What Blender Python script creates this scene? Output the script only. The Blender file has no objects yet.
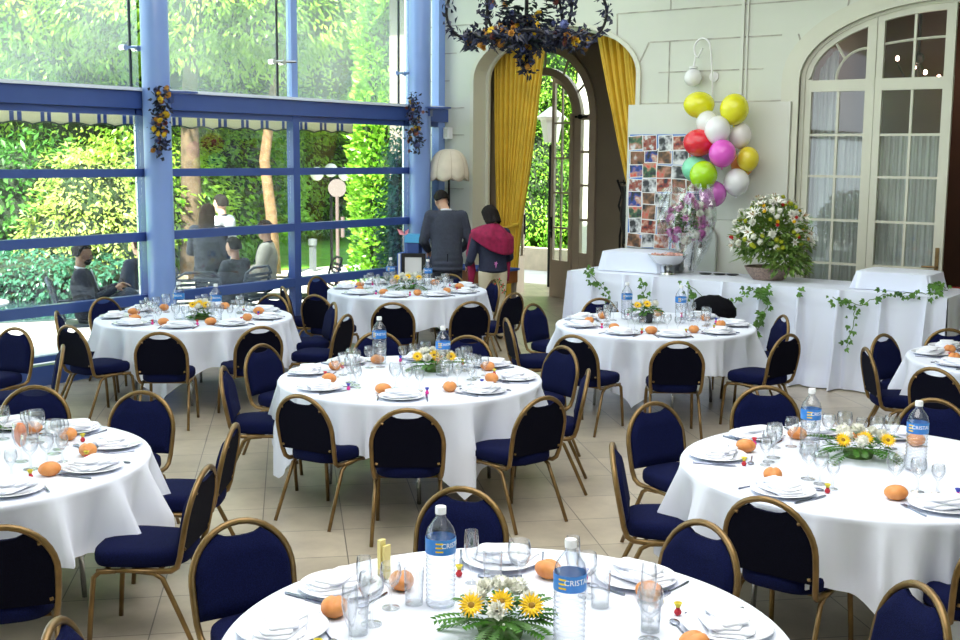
import bpy, bmesh, math, random
import numpy as np
from mathutils import Vector, Matrix, Euler
C = bpy.context.scene.collection
PI = math.pi
sin, cos = math.sin, math.cos
R_ = math.radians
rnd = random.Random(7)

# ------------------------------------------------------------------ materials
def mat(name, col, rough=.5, metal=0., noise=0., nscale=8., bump=0., bscale=40., spec=.5, emit=None, estr=0., sheen=0., coat=0., sss=0., col2=None):
    m = bpy.data.materials.new(name); m.use_nodes = True
    nt = m.node_tree; b = nt.nodes['Principled BSDF']
    c = (*col, 1)
    b.inputs['Base Color'].default_value = c
    b.inputs['Roughness'].default_value = rough
    b.inputs['Metallic'].default_value = metal
    b.inputs['Specular IOR Level'].default_value = spec
    if sheen: b.inputs['Sheen Weight'].default_value = sheen
    if coat: b.inputs['Coat Weight'].default_value = coat
    if sss:
        b.inputs['Subsurface Weight'].default_value = sss; b.inputs['Subsurface Radius'].default_value = (.02, .008, .004)
    if emit: b.inputs['Emission Color'].default_value = (*emit, 1); b.inputs['Emission Strength'].default_value = estr
    tc = nt.nodes.new('ShaderNodeTexCoord')
    if noise or col2:
        n = nt.nodes.new('ShaderNodeTexNoise'); n.inputs['Scale'].default_value = nscale; n.inputs['Detail'].default_value = 5
        nt.links.new(tc.outputs['Object'], n.inputs['Vector'])
        r = nt.nodes.new('ShaderNodeValToRGB'); e = r.color_ramp.elements
        e[0].position = .32; e[1].position = .68
        if col2: e[0].color = (*col2, 1); e[1].color = c
        else:
            e[0].color = (*[x*(1-noise) for x in col], 1); e[1].color = (*[min(1, x*(1+noise)) for x in col], 1)
        nt.links.new(n.outputs['Fac'], r.inputs['Fac']); nt.links.new(r.outputs['Color'], b.inputs['Base Color'])
    if bump:
        n2 = nt.nodes.new('ShaderNodeTexNoise'); n2.inputs['Scale'].default_value = bscale; n2.inputs['Detail'].default_value = 3
        nt.links.new(tc.outputs['Object'], n2.inputs['Vector'])
        bp = nt.nodes.new('ShaderNodeBump'); bp.inputs['Strength'].default_value = bump; bp.inputs['Distance'].default_value = .01
        nt.links.new(n2.outputs['Fac'], bp.inputs['Height']); nt.links.new(bp.outputs['Normal'], b.inputs['Normal'])
    return m

def clear_mat(name, tint=(1, 1, 1), ior=1.45, gloss=1., rough=.02, base=0., edge=None):
    """thin clear sheet: lets light through, mirrors it at grazing angles"""
    m = bpy.data.materials.new(name); m.use_nodes = True; nt = m.node_tree; nt.nodes.clear()
    o = nt.nodes.new('ShaderNodeOutputMaterial'); t = nt.nodes.new('ShaderNodeBsdfTransparent'); g = nt.nodes.new('ShaderNodeBsdfGlossy')
    t.inputs['Color'].default_value = (*tint, 1); g.inputs['Roughness'].default_value = rough; g.inputs['Color'].default_value = (gloss, gloss, gloss, 1)
    f = nt.nodes.new('ShaderNodeLayerWeight'); f.inputs['Blend'].default_value = .5      # Schlick's curve, the same from both sides
    pw = nt.nodes.new('ShaderNodeMath'); pw.operation = 'POWER'; pw.inputs[1].default_value = 4.5; nt.links.new(f.outputs['Facing'], pw.inputs[0])
    ad = nt.nodes.new('ShaderNodeMath'); ad.operation = 'MULTIPLY_ADD'; ad.use_clamp = True; r0 = ((ior-1)/(ior+1))**2
    ad.inputs[1].default_value = 1-r0; ad.inputs[2].default_value = r0+base
    nt.links.new(pw.outputs[0], ad.inputs[0])
    if edge:
        q = nt.nodes.new('ShaderNodeMath'); q.operation = 'POWER'; q.inputs[1].default_value = 2.2; nt.links.new(f.outputs['Facing'], q.inputs[0])
        cm = nt.nodes.new('ShaderNodeMixRGB'); cm.inputs[1].default_value = (*tint, 1); cm.inputs[2].default_value = (*edge, 1); nt.links.new(q.outputs[0], cm.inputs[0]); nt.links.new(cm.outputs[0], t.inputs['Color'])
    mx = nt.nodes.new('ShaderNodeMixShader')
    nt.links.new(ad.outputs[0], mx.inputs[0]); nt.links.new(t.outputs[0], mx.inputs[1]); nt.links.new(g.outputs[0], mx.inputs[2])
    nt.links.new(mx.outputs[0], o.inputs[0])
    return m

def leaf_mat(name, c1, c2, scale=1.2, trans=.45, rough=.5, c3=None):
    m = bpy.data.materials.new(name); m.use_nodes = True; nt = m.node_tree; nt.nodes.clear()
    o = nt.nodes.new('ShaderNodeOutputMaterial'); d = nt.nodes.new('ShaderNodeBsdfDiffuse'); t = nt.nodes.new('ShaderNodeBsdfTranslucent')
    tc = nt.nodes.new('ShaderNodeTexCoord'); n = nt.nodes.new('ShaderNodeTexNoise'); n.inputs['Scale'].default_value = scale; n.inputs['Detail'].default_value = 6; n.inputs['Roughness'].default_value = .7
    nt.links.new(tc.outputs['Object'], n.inputs['Vector'])
    r = nt.nodes.new('ShaderNodeValToRGB'); e = r.color_ramp.elements
    e[0].position = .35; e[1].position = .65; e[0].color = (*c1, 1); e[1].color = (*c2, 1)
    if c3:
        k = r.color_ramp.elements.new(.75); k.color = (*c3, 1)
    nt.links.new(n.outputs['Fac'], r.inputs['Fac'])
    nt.links.new(r.outputs['Color'], d.inputs['Color']); nt.links.new(r.outputs['Color'], t.inputs['Color'])
    mx = nt.nodes.new('ShaderNodeMixShader'); mx.inputs[0].default_value = trans
    nt.links.new(d.outputs[0], mx.inputs[1]); nt.links.new(t.outputs[0], mx.inputs[2])
    g = nt.nodes.new('ShaderNodeBsdfGlossy'); g.inputs['Roughness'].default_value = .35
    m2 = nt.nodes.new('ShaderNodeMixShader'); m2.inputs[0].default_value = .04
    nt.links.new(mx.outputs[0], m2.inputs[1]); nt.links.new(g.outputs[0], m2.inputs[2]); nt.links.new(m2.outputs[0], o.inputs[0])
    return m

M = {}
M['cloth'] = mat('white_linen', (.77, .82, .95), .75, bump=.5, bscale=5, sheen=.2)
M['cloth2'] = mat('white_satin', (.75, .80, .94), .38, bump=.35, bscale=5, sheen=.2)
M['porcelain'] = mat('porcelain', (.82, .85, .92), .12)
M['napkin'] = mat('napkin_linen', (.84, .87, .95), .8, bump=.2, bscale=60)
M['navy_back'] = mat('dark_back_fabric', (.0022, .0026, .010), .95, noise=.3, nscale=160, bump=.2, bscale=300, spec=.12)  # rear of the backrest, darker than its front
M['jet'] = mat('black_wool', (.006, .006, .008), .95, bump=.5, bscale=60, spec=.1)
M['brass'] = mat('antique_gold_paint', (.20, .122, .042), .36, .65, noise=.18, nscale=14, coat=.2)
M['navy'] = mat('navy_fabric', (.0035, .0060, .040), .95, noise=.35, nscale=160, bump=.3, bscale=300, spec=.12)
M['steel'] = mat('steel', (.62, .64, .68), .22, 1.)
M['cutlery'] = mat('cutlery_steel', (.26, .29, .38), .25, 1.)
M['crust'] = mat('bread_crust', (.60, .19, .04), .5, noise=.3, nscale=22, bump=.25, bscale=50, col2=(.74, .32, .10))
M['blue'] = mat('blue_paint', (.045, .090, .30), .35, noise=.05, nscale=3, coat=.2)
M['column_blue'] = mat('light_blue_paint', (.21, .33, .68), .3, noise=.04, nscale=2, coat=.4)
M['dark'] = mat('black_rubber', (.01, .012, .02), .5)
M['wall'] = mat('cream_plaster', (.66, .68, .60), .8, noise=.03, nscale=1.2, bump=.05, bscale=20)
M['trimw'] = mat('cream_paint', (.66, .66, .55), .5, noise=.03, nscale=2)
M['joint'] = mat('wall_joint', (.46, .44, .38), .8, noise=.3, nscale=6)
M['panelw'] = mat('white_panel', (.68, .69, .62), .6, noise=.02, nscale=2)
M['curtain'] = mat('yellow_curtain', (.76, .50, .045), .6, noise=.10, nscale=5)
M['brown'] = mat('taupe_paint', (.26, .215, .17), .7, noise=.06, nscale=2)
M['doorpaint'] = mat('taupe_door_paint', (.48, .40, .32), .5, noise=.05, nscale=3)
M['glass'] = clear_mat('window_glass', (.97, 1, .98), 1.5)
def painted_haze(name, amt):  # haze of sky reflections put into the glass as a translucent veil
    m = clear_mat(name, (.97, 1, .98), 1.5); nt = m.node_tree; o = nt.nodes['Material Output']; src = o.inputs[0].links[0].from_socket
    t = nt.nodes.new('ShaderNodeBsdfTranslucent'); t.inputs['Color'].default_value = (.9, .97, 1, 1); mx = nt.nodes.new('ShaderNodeMixShader')
    tc = nt.nodes.new('ShaderNodeTexCoord'); n = nt.nodes.new('ShaderNodeTexNoise'); n.inputs['Scale'].default_value = .7; n.inputs['Detail'].default_value = 3; nt.links.new(tc.outputs['Object'], n.inputs['Vector'])
    k = nt.nodes.new('ShaderNodeMapRange'); k.inputs['From Min'].default_value = .3; k.inputs['From Max'].default_value = .7; k.inputs['To Min'].default_value = amt*.4; k.inputs['To Max'].default_value = amt*1.5
    nt.links.new(n.outputs['Fac'], k.inputs['Value']); nt.links.new(k.outputs[0], mx.inputs[0]); nt.links.new(src, mx.inputs[1]); nt.links.new(t.outputs[0], mx.inputs[2]); nt.links.new(mx.outputs[0], o.inputs[0]); return m
M['glass_haze'] = painted_haze('hazed_window_glass', .10); M['glass_low'] = painted_haze('faintly_hazed_glass', .006)
M['crystal'] = clear_mat('drinking_glass', (.97, .975, .98), 1.6, base=.04, edge=(.42, .46, .52))
M['pet'] = clear_mat('clear_bottle_plastic', (.96, .97, .99), 1.5, base=.05, rough=.05, edge=(.40, .45, .54))
M['cello'] = clear_mat('cellophane', (.93, .95, .96), 1.6, base=.10, rough=.08)
M['cap'] = mat('white_cap', (.85, .87, .9), .4)
M['label'] = mat('blue_label', (.02, .17, .62), .4, noise=.3, nscale=18, col2=(.05, .30, .75))
M['white'] = mat('white_paint', (.85, .85, .85), .5)
M['fern'] = leaf_mat('fern_green', (.02, .10, .01), (.09, .26, .03), 12, .3)
M['ivy'] = leaf_mat('ivy_green', (.03, .11, .015), (.16, .36, .05), 9, .3)
M['stem'] = mat('green_stem', (.08, .16, .03), .6)
M['petal_w'] = mat('white_petal', (.88, .88, .80), .6, noise=.05, nscale=30)
M['petal_y'] = mat('yellow_petal', (.90, .58, .01), .6, noise=.15, nscale=40)
M['petal_g'] = mat('lime_petal', (.55, .60, .04), .6, noise=.2, nscale=30)
M['petal_p'] = mat('pink_petal', (.62, .18, .50), .6, noise=.2, nscale=30)
M['petal_r'] = mat('red_petal', (.62, .03, .03), .6, noise=.2, nscale=30)
M['disc'] = mat('flower_heart', (.30, .16, .01), .8)
M['skin'] = mat('skin', (.62, .36, .25), .5, noise=.06, nscale=12, sss=.05)
M['skin2'] = mat('tan_skin', (.38, .20, .12), .5, noise=.06, nscale=12, sss=.05)
M['hair'] = mat('dark_hair', (.010, .007, .006), .7, noise=.4, nscale=60, bump=.8, bscale=90, spec=.2)
M['hairb'] = mat('brown_hair', (.045, .020, .011), .7, noise=.4, nscale=60, bump=.8, bscale=90, spec=.2)
M['suit'] = mat('charcoal_suit', (.040, .048, .075), .85, noise=.12, nscale=40)
M['suit2'] = mat('dark_grey_suit', (.012, .015, .030), .85, noise=.15, nscale=30)
M['shirtw'] = mat('white_shirt', (.80, .82, .88), .8)
M['beigej'] = mat('beige_jacket', (.62, .57, .47), .85, noise=.08, nscale=20)
M['greyj'] = mat('grey_jacket', (.05, .056, .075), .85, noise=.2, nscale=14)
M['denim'] = mat('navy_jacket_cloth', (.012, .016, .045), .8, noise=.2, nscale=30)
M['scarf'] = mat('magenta_shawl', (.27, .004, .055), .8, noise=.25, nscale=18)
M['creamp'] = mat('cream_trousers', (.66, .58, .42), .8, noise=.04, nscale=10)
M['shoe'] = mat('black_leather', (.012, .011, .010), .35)
M['iron'] = mat('black_iron', (.012, .012, .014), .45, .6)
M['wicker'] = mat('wicker', (.28, .20, .16), .7, noise=.4, nscale=60, bump=.6, bscale=80)
M['silver'] = mat('silver', (.72, .72, .70), .16, 1.)
M['lampshade'] = mat('ivory_lampshade', (.72, .64, .52), .7, noise=.05, nscale=10)
M['opal'] = mat('opal_glass', (.85, .85, .85), .15)
M['bark'] = mat('bark', (.11, .075, .045), .9, noise=.4, nscale=9, bump=.8, bscale=22)
M['barkl'] = mat('pale_bark', (.20, .12, .06), .9, noise=.3, nscale=9, bump=.6, bscale=22)
M['terrace'] = mat('terrace_stone', (.62, .61, .58), .8, noise=.06, nscale=2)
M['kerb'] = mat('sandstone', (.60, .50, .38), .85, noise=.12, nscale=5)
M['lawn'] = mat('lawn_green', (.16, .42, .03), .9, noise=.25, nscale=3, bump=.6, bscale=60)
M['gmetal'] = mat('grey_metal', (.16, .18, .20), .5, .4)
M['gcanvas'] = mat('grey_canvas', (.10, .12, .15), .8, noise=.15, nscale=30)
M['voile'] = None

# striped awning cloth
m = bpy.data.materials.new('striped_awning_cloth'); m.use_nodes = True; nt = m.node_tree; b = nt.nodes['Principled BSDF']; b.inputs['Roughness'].default_value = .8
tc = nt.nodes.new('ShaderNodeTexCoord'); sp = nt.nodes.new('ShaderNodeSeparateXYZ'); nt.links.new(tc.outputs['Object'], sp.inputs[0])
def mnode(op, a=None, b_=None, nt=nt):
    n = nt.nodes.new('ShaderNodeMath'); n.operation = op
    for i, v in enumerate((a, b_)):
        if v is None: continue
        if isinstance(v, (int, float)): n.inputs[i].default_value = v
        else: nt.links.new(v, n.inputs[i])
    return n.outputs[0]
fr = mnode('FRACT', mnode('MULTIPLY', sp.outputs[1], 1/.34))
s1 = mnode('LESS_THAN', mnode('ABSOLUTE', mnode('SUBTRACT', fr, .34)), .07)
s2 = mnode('LESS_THAN', mnode('ABSOLUTE', mnode('SUBTRACT', fr, .58)), .07)
mxs = nt.nodes.new('ShaderNodeMixRGB'); nt.links.new(mnode('MAXIMUM', s1, s2), mxs.inputs[0])
mxs.inputs[1].default_value = (.80, .76, .62, 1); mxs.inputs[2].default_value = (.06, .12, .42, 1)
nt.links.new(mxs.outputs[0], b.inputs['Base Color']); atl = nt.nodes.new('ShaderNodeBsdfTranslucent'); amx = nt.nodes.new('ShaderNodeMixShader'); amx.inputs[0].default_value = .5; nt.links.new(mxs.outputs[0], atl.inputs['Color'])
nt.links.new(b.outputs[0], amx.inputs[1]); nt.links.new(atl.outputs[0], amx.inputs[2]); nt.links.new(amx.outputs[0], nt.nodes['Material Output'].inputs[0]); M['awning'] = m

# floor tiles laid at forty five degrees
m = bpy.data.materials.new('beige_marble_tiles'); m.use_nodes = True; nt = m.node_tree; b = nt.nodes['Principled BSDF']
tc = nt.nodes.new('ShaderNodeTexCoord'); mp = nt.nodes.new('ShaderNodeMapping'); mp.inputs['Rotation'].default_value = (0, 0, R_(45)); mp.inputs['Location'].default_value = (.12, .2, 0)
nt.links.new(tc.outputs['Object'], mp.inputs['Vector'])
br = nt.nodes.new('ShaderNodeTexBrick'); br.offset = 0; br.inputs['Scale'].default_value = 1; br.inputs['Brick Width'].default_value = .5; br.inputs['Row Height'].default_value = .5
br.inputs['Mortar Size'].default_value = .0035; br.inputs['Mortar Smooth'].default_value = .1; br.inputs['Bias'].default_value = 0
br.inputs['Color1'].default_value = (.52, .46, .37, 1); br.inputs['Color2'].default_value = (.46, .41, .33, 1); br.inputs['Mortar'].default_value = (.16, .14, .12, 1)
nt.links.new(mp.outputs[0], br.inputs['Vector'])
nz = nt.nodes.new('ShaderNodeTexNoise'); nz.inputs['Scale'].default_value = 2.3; nz.inputs['Detail'].default_value = 7; nz.inputs['Roughness'].default_value = .62
nt.links.new(tc.outputs['Object'], nz.inputs['Vector'])
rp = nt.nodes.new('ShaderNodeValToRGB'); rp.color_ramp.elements[0].position = .3; rp.color_ramp.elements[0].color = (.72, .70, .68, 1); rp.color_ramp.elements[1].position = .7; rp.color_ramp.elements[1].color = (1.12, 1.1, 1.06, 1)
nt.links.new(nz.outputs['Fac'], rp.inputs[0])
mu = nt.nodes.new('ShaderNodeMixRGB'); mu.blend_type = 'MULTIPLY'; mu.inputs[0].default_value = 1
nt.links.new(br.outputs['Color'], mu.inputs[1]); nt.links.new(rp.outputs[0], mu.inputs[2]); nt.links.new(mu.outputs[0], b.inputs['Base Color'])
b.inputs['Roughness'].default_value = .28; b.inputs['Specular IOR Level'].default_value = .45
M['tile'] = m

# sheer net curtain
m = bpy.data.materials.new('sheer_net'); m.use_nodes = True; nt = m.node_tree; nt.nodes.clear()
o = nt.nodes.new('ShaderNodeOutputMaterial'); d = nt.nodes.new('ShaderNodeBsdfDiffuse'); d.inputs['Color'].default_value = (.80, .84, .86, 1)
t = nt.nodes.new('ShaderNodeBsdfTransparent'); tl = nt.nodes.new('ShaderNodeBsdfTranslucent'); tl.inputs['Color'].default_value = (.80, .84, .86, 1)
a1 = nt.nodes.new('ShaderNodeMixShader'); a1.inputs[0].default_value = .3; nt.links.new(d.outputs[0], a1.inputs[1]); nt.links.new(tl.outputs[0], a1.inputs[2])
a2 = nt.nodes.new('ShaderNodeMixShader'); a2.inputs[0].default_value = .28; nt.links.new(a1.outputs[0], a2.inputs[1]); nt.links.new(t.outputs[0], a2.inputs[2]); nt.links.new(a2.outputs[0], o.inputs[0])
M['voile'] = m

# ------------------------------------------------------------------ mesh helpers
class MB:
    def __init__(s): s.v = []; s.f = []; s.m = []
    def add(s, vs, fs, mi=0):
        o = len(s.v); s.v += [tuple(p) for p in vs]; s.f += [tuple(i+o for i in f) for f in fs]; s.m += [mi]*len(fs); return s
    def box(s, c, d, rz=0, mi=0, rot=None):
        x, y, z = [q/2 for q in d]
        P = [Vector((a*x, b_*y, e*z)) for a in (-1, 1) for b_ in (-1, 1) for e in (-1, 1)]
        Rm = rot if rot is not None else Matrix.Rotation(rz, 3, 'Z')
        P = [Rm @ p + Vector(c) for p in P]
        return s.add(P, [(0, 1, 3, 2), (4, 6, 7, 5), (0, 4, 5, 1), (2, 3, 7, 6), (0, 2, 6, 4), (1, 5, 7, 3)], mi)
    def box2(s, a, b_, mi=0):
        return s.box([(p+q)/2 for p, q in zip(a, b_)], [abs(q-p) for p, q in zip(a, b_)], 0, mi)
    def tube(s, pts, r, n=8, closed=False, mi=0, cap=True, flat=None):
        pts = [Vector(p) for p in pts]; N = len(pts); rr = r if isinstance(r, (list, tuple)) else [r]*N
        rings = []; prev = None
        for i, p in enumerate(pts):
            if closed: t = pts[(i+1) % N] - pts[i-1]
            else: t = pts[min(i+1, N-1)] - pts[max(i-1, 0)]
            if t.length < 1e-9: t = Vector((0, 0, 1))
            t.normalize()
            if prev is None:
                a = Vector((0, 0, 1)) if abs(t.z) < .9 else Vector((1, 0, 0)); nrm = t.cross(a).normalized()
            else:
                nrm = prev - t*prev.dot(t)
                if nrm.length < 1e-6: nrm = t.orthogonal()
                nrm.normalize()
            prev = nrm; bn = t.cross(nrm)
            rings.append([p + (nrm*cos(2*PI*k/n) + bn*sin(2*PI*k/n))*rr[i] for k in range(n)])
        o = len(s.v); fs = []
        for i in range(N if closed else N-1):
            j = (i+1) % N
            for k in range(n): fs.append((i*n+k, i*n+(k+1) % n, j*n+(k+1) % n, j*n+k))
        if cap and not closed: fs += [tuple(range(n))[::-1], tuple((N-1)*n+k for k in range(n))]
        return s.add([q for ring in rings for q in ring], fs, mi)
    def lathe(s, prof, n=24, c=(0, 0, 0), mi=0, sx=1, sy=1):
        vs = []; fs = []; m = len(prof)
        for k in range(n):
            a = 2*PI*k/n
            vs += [(c[0]+r*cos(a)*sx, c[1]+r*sin(a)*sy, c[2]+z) for r, z in prof]
        for k in range(n):
            j = (k+1) % n
            for i in range(m-1):
                r0, r1 = prof[i][0], prof[i+1][0]
                if r0 < 1e-7 and r1 < 1e-7: continue
                if r0 < 1e-7: fs.append((k*m+i, j*m+i+1, k*m+i+1))
                elif r1 < 1e-7: fs.append((k*m+i, j*m+i, k*m+i+1))
                else: fs.append((k*m+i, j*m+i, j*m+i+1, k*m+i+1))
        return s.add(vs, fs, mi)
    def ell(s, c, r, nu=14, nv=9, mi=0, rot=None, jit=0, rd=None):
        vs = [Vector((0, 0, -1))]; fs = []
        for j in range(1, nv):
            ph = -PI/2 + PI*j/nv
            vs += [Vector((cos(ph)*cos(2*PI*k/nu), cos(ph)*sin(2*PI*k/nu), sin(ph))) for k in range(nu)]
        vs.append(Vector((0, 0, 1)))
        for k in range(nu): fs.append((0, 1+(k+1) % nu, 1+k))
        for j in range(nv-2):
            for k in range(nu): fs.append((1+j*nu+k, 1+j*nu+(k+1) % nu, 1+(j+1)*nu+(k+1) % nu, 1+(j+1)*nu+k))
        t = len(vs)-1
        for k in range(nu): fs.append((t, 1+(nv-2)*nu+k, 1+(nv-2)*nu+(k+1) % nu))
        rr = Vector(r) if isinstance(r, (tuple, list)) else Vector((r, r, r))
        out = []
        for v in vs:
            q = Vector((v.x*rr.x, v.y*rr.y, v.z*rr.z))
            if jit: q *= 1 + (rd or rnd).uniform(-jit, jit)
            if rot is not None: q = rot @ q
            out.append(q + Vector(c))
        return s.add(out, fs, mi)
    def cap2(s, p0, r0, p1, r1, n=12):
        """tapered limb segment with round ends"""
        p0, p1 = Vector(p0), Vector(p1); d = p1-p0; L = max(d.length, 1e-5); u = d/L
        pts = []; rr = []
        for a in (80, 55, 30): pts.append(p0 - u*r0*sin(R_(a))); rr.append(r0*cos(R_(a)))
        pts += [p0, p1]; rr += [r0, r1]
        for a in (30, 55, 80): pts.append(p1 + u*r1*sin(R_(a))); rr.append(r1*cos(R_(a)))
        return s.tube(pts, rr, n)
    def grid(s, fn, nu, nv, mi=0, closed_u=False):
        vs = [fn(i/(nu if closed_u else nu-1) if nu > 1 else 0, j/(nv-1)) for i in range(nu) for j in range(nv)]
        fs = []
        for i in range(nu if closed_u else nu-1):
            k = (i+1) % nu
            for j in range(nv-1): fs.append((i*nv+j, k*nv+j, k*nv+j+1, i*nv+j+1))
        return s.add(vs, fs, mi)
    def prism(s, outline, z0, z1, mi=0, insets=None):
        """outline (list of xy) lofted upward; insets: list of (scale, z)"""
        lv = insets or [(1, z0), (1, z1)]
        cx = sum(p[0] for p in outline)/len(outline); cy = sum(p[1] for p in outline)/len(outline)
        n = len(outline); vs = []
        for sc, z in lv: vs += [(cx+(p[0]-cx)*sc, cy+(p[1]-cy)*sc, z) for p in outline]
        fs = [(i*n+k, i*n+(k+1) % n, (i+1)*n+(k+1) % n, (i+1)*n+k) for i in range(len(lv)-1) for k in range(n)]
        fs += [tuple(range(n))[::-1], tuple((len(lv)-1)*n+k for k in range(n))]
        return s.add(vs, fs, mi)
    def leafq(s, p, d, n, l, w, mi=0, fold=.25):
        """one pointed leaf: folded along its midrib"""
        p, d, n = Vector(p), Vector(d).normalized(), Vector(n)
        sd = d.cross(n)
        if sd.length < 1e-5: sd = d.orthogonal()
        sd.normalize(); up = sd.cross(d)
        return s.add([p, p+d*l*.45+sd*w/2+up*w*fold, p+d*l, p+d*l*.45-sd*w/2+up*w*fold, p+d*l*.45], [(0, 1, 4), (1, 2, 4), (0, 4, 3), (4, 2, 3)], mi)
    def build(s, name, mats, parent=None, smooth=40, loc=None, rz=0):
        me = bpy.data.meshes.new(name); me.from_pydata(s.v, [], s.f)
        if not isinstance(mats, (list, tuple)): mats = [mats]
        for q in mats: me.materials.append(q)
        if len(mats) > 1: me.polygons.foreach_set('material_index', s.m)
        if smooth:
            me.polygons.foreach_set('use_smooth', [True]*len(me.polygons))
            if smooth < 180: me.set_sharp_from_angle(angle=R_(smooth))
        me.update()
        o = bpy.data.objects.new(name, me); C.objects.link(o)
        if parent: o.parent = parent
        if loc is not None: o.location = loc; o.rotation_euler = (0, 0, rz)
        return o

def fixn(o):
    bm = bmesh.new(); bm.from_mesh(o.data); bmesh.ops.remove_doubles(bm, verts=bm.verts, dist=1e-5); bmesh.ops.recalc_face_normals(bm, faces=bm.faces); bm.to_mesh(o.data); bm.free(); return o
def tag(o, label, cat, group=None):
    o['label'] = label; o['category'] = cat
    if group: o['group'] = group
    return o
def thing(name, label, cat, loc=(0, 0, 0), rz=0, group=None, scale=None):
    o = bpy.data.objects.new(name, None); C.objects.link(o); o.location = loc; o.rotation_euler = (0, 0, rz); o.empty_display_size = .1
    if scale: o.scale = (scale,)*3
    return tag(o, label, cat, group)
def struct(o): o['kind'] = 'structure'; return o
def dup(root, loc, rz, label, group=None, scale=None):
    r = root.copy(); C.objects.link(r); r.location = loc; r.rotation_euler = (0, 0, rz); r['label'] = label
    if group: r['group'] = group
    if scale: r.scale = (scale,)*3
    for ch in root.children:
        c = ch.copy(); C.objects.link(c); c.parent = r
        for g in ch.children:
            d = g.copy(); C.objects.link(d); d.parent = c
    return r
def bevel(o, w=.004, seg=2):
    b = o.modifiers.new('Bevel', 'BEVEL'); b.width = w; b.segments = seg; b.limit_method = 'ANGLE'; return o

# ------------------------------------------------------------------ camera
F, PITCH, ROLL, YAW, H = 1180., R_(7.9), R_(.42), R_(35.85), 2.3
fw = Vector((-sin(YAW)*cos(PITCH), cos(YAW)*cos(PITCH), -sin(PITCH)))
r0 = Vector((cos(YAW), sin(YAW), 0)); u0 = r0.cross(fw)
rv = r0*cos(ROLL)+u0*sin(ROLL); uv = rv.cross(fw)
cd = bpy.data.cameras.new('camera'); cam = bpy.data.objects.new('camera', cd); C.objects.link(cam)
mw = Matrix((rv, uv, -fw)).transposed().to_4x4(); mw.translation = (0, 0, H); cam.matrix_world = mw
cd.sensor_width = 36; cd.lens = F/960*36; cd.clip_start = .05; cd.clip_end = 300
bpy.context.scene.camera = cam
def proj(p):                       # which things are in the frame at all
    q = Vector(p)-Vector((0, 0, H)); d = q.dot(fw)
    return (480+F*q.dot(rv)/d, 320-F*q.dot(uv)/d) if d > .1 else (-999, -999)
VIEW2 = Vector((fw.x, fw.y)).normalized(); RIGHT2 = Vector((rv.x, rv.y)).normalized()
# ================================================================== the room
GX = -10.35; WY = 13.4; CZ = 5.0
def arch(x, cx, a, zs, b): 
    t = (x-cx)/a
    return zs + b*math.sqrt(max(0, 1-t*t))
def arch_wall(name, x0, x1, y0, y1, zt, holes, material, revmat=None):
    mb = MB(); xs = {x0, x1}
    for cx, a, zs, b in holes:
        for k in range(33): xs.add(cx - a*cos(PI*k/32))
    xs = sorted(x for x in xs if x0 <= x <= x1)
    for xa, xb in zip(xs, xs[1:]):
        if xb-xa < 1e-6: continue
        mid = (xa+xb)/2; h = None
        for q in holes:
            if abs(mid-q[0]) < q[1]: h = q
        za, zb = (0, 0) if h is None else (arch(xa, *h[0:1], h[1], h[2], h[3]), arch(xb, h[0], h[1], h[2], h[3]))
        for y, fl in ((y0, 0), (y1, 1)):
            q = [(xa, y, za), (xb, y, zb), (xb, y, zt), (xa, y, zt)]
            mb.add(q if not fl else q[::-1], [(0, 1, 2, 3)])
        if h: mb.add([(xa, y0, za), (xa, y1, za), (xb, y1, zb), (xb, y0, zb)], [(0, 1, 2, 3)], 1)
    for cx, a, zs, b in holes:
        for x, s in ((cx-a, 1), (cx+a, -1)):
            if x0 <= x <= x1:
                q = [(x, y0, 0), (x, y1, 0), (x, y1, zs), (x, y0, zs)]; mb.add(q if s < 0 else q[::-1], [(0, 1, 2, 3)], 1)
    for x in (x0, x1): mb.add([(x, y0, 0), (x, y1, 0), (x, y1, zt), (x, y0, zt)], [(0, 1, 2, 3)])
    mb.add([(x0, y0, zt), (x1, y0, zt), (x1, y1, zt), (x0, y1, zt)], [(0, 1, 2, 3)])
    return mb.build(name, [material, revmat or material], smooth=0)
def arch_band(mb, cx, zs, o, i, y0, y1, zb=0., legs=True, n=30, mi=0, half=None):
    """band between two half-ellipses o=(a,b) and i=(a,b), with legs down to zb"""
    lo, hi = (0, PI) if half is None else half
    P = []
    if legs and half is None: P.append(((cx+o[0], zb), (cx+i[0], zb)))
    for k in range(n+1):
        t = lo+(hi-lo)*k/n; P.append(((cx+o[0]*cos(t), zs+o[1]*sin(t)), (cx+i[0]*cos(t), zs+i[1]*sin(t))))
    if legs and half is None: P.append(((cx-o[0], zb), (cx-i[0], zb)))
    vs = []
    for (a, b_) in P: vs += [(a[0], y0, a[1]), (b_[0], y0, b_[1]), (b_[0], y1, b_[1]), (a[0], y1, a[1])]
    fs = []
    for k in range(len(P)-1):
        for j in range(4): fs.append((k*4+j, k*4+(j+1) % 4, k*4+4+(j+1) % 4, k*4+4+j))
    fs += [(0, 1, 2, 3), tuple(len(vs)-4+j for j in (3, 2, 1, 0))]
    return mb.add(vs, fs, mi)

AH = (-8.535, 1.265, 3.34, .66)      # curtained archway
BH = (-3.50, 1.64, 3.20, .80)        # glazed arched doorway
struct(fixn(arch_wall('wall_back', -11.05, 4.2, WY, WY+.38, CZ, [AH, BH], M['wall'], M['trimw'])))
struct(MB().box2((-10.45, -6, -.12), (5, 18.0, 0)).build('floor', M['tile'], smooth=0))
struct(MB().box2((-10.42, -6, CZ), (5, WY+.38, CZ+.15)).box2((-11.05, WY, CZ), (-10.42, WY+.38, CZ+.15)).build('ceiling', mat('white_ceiling', (.8, .8, .78), .9), smooth=0))

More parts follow.
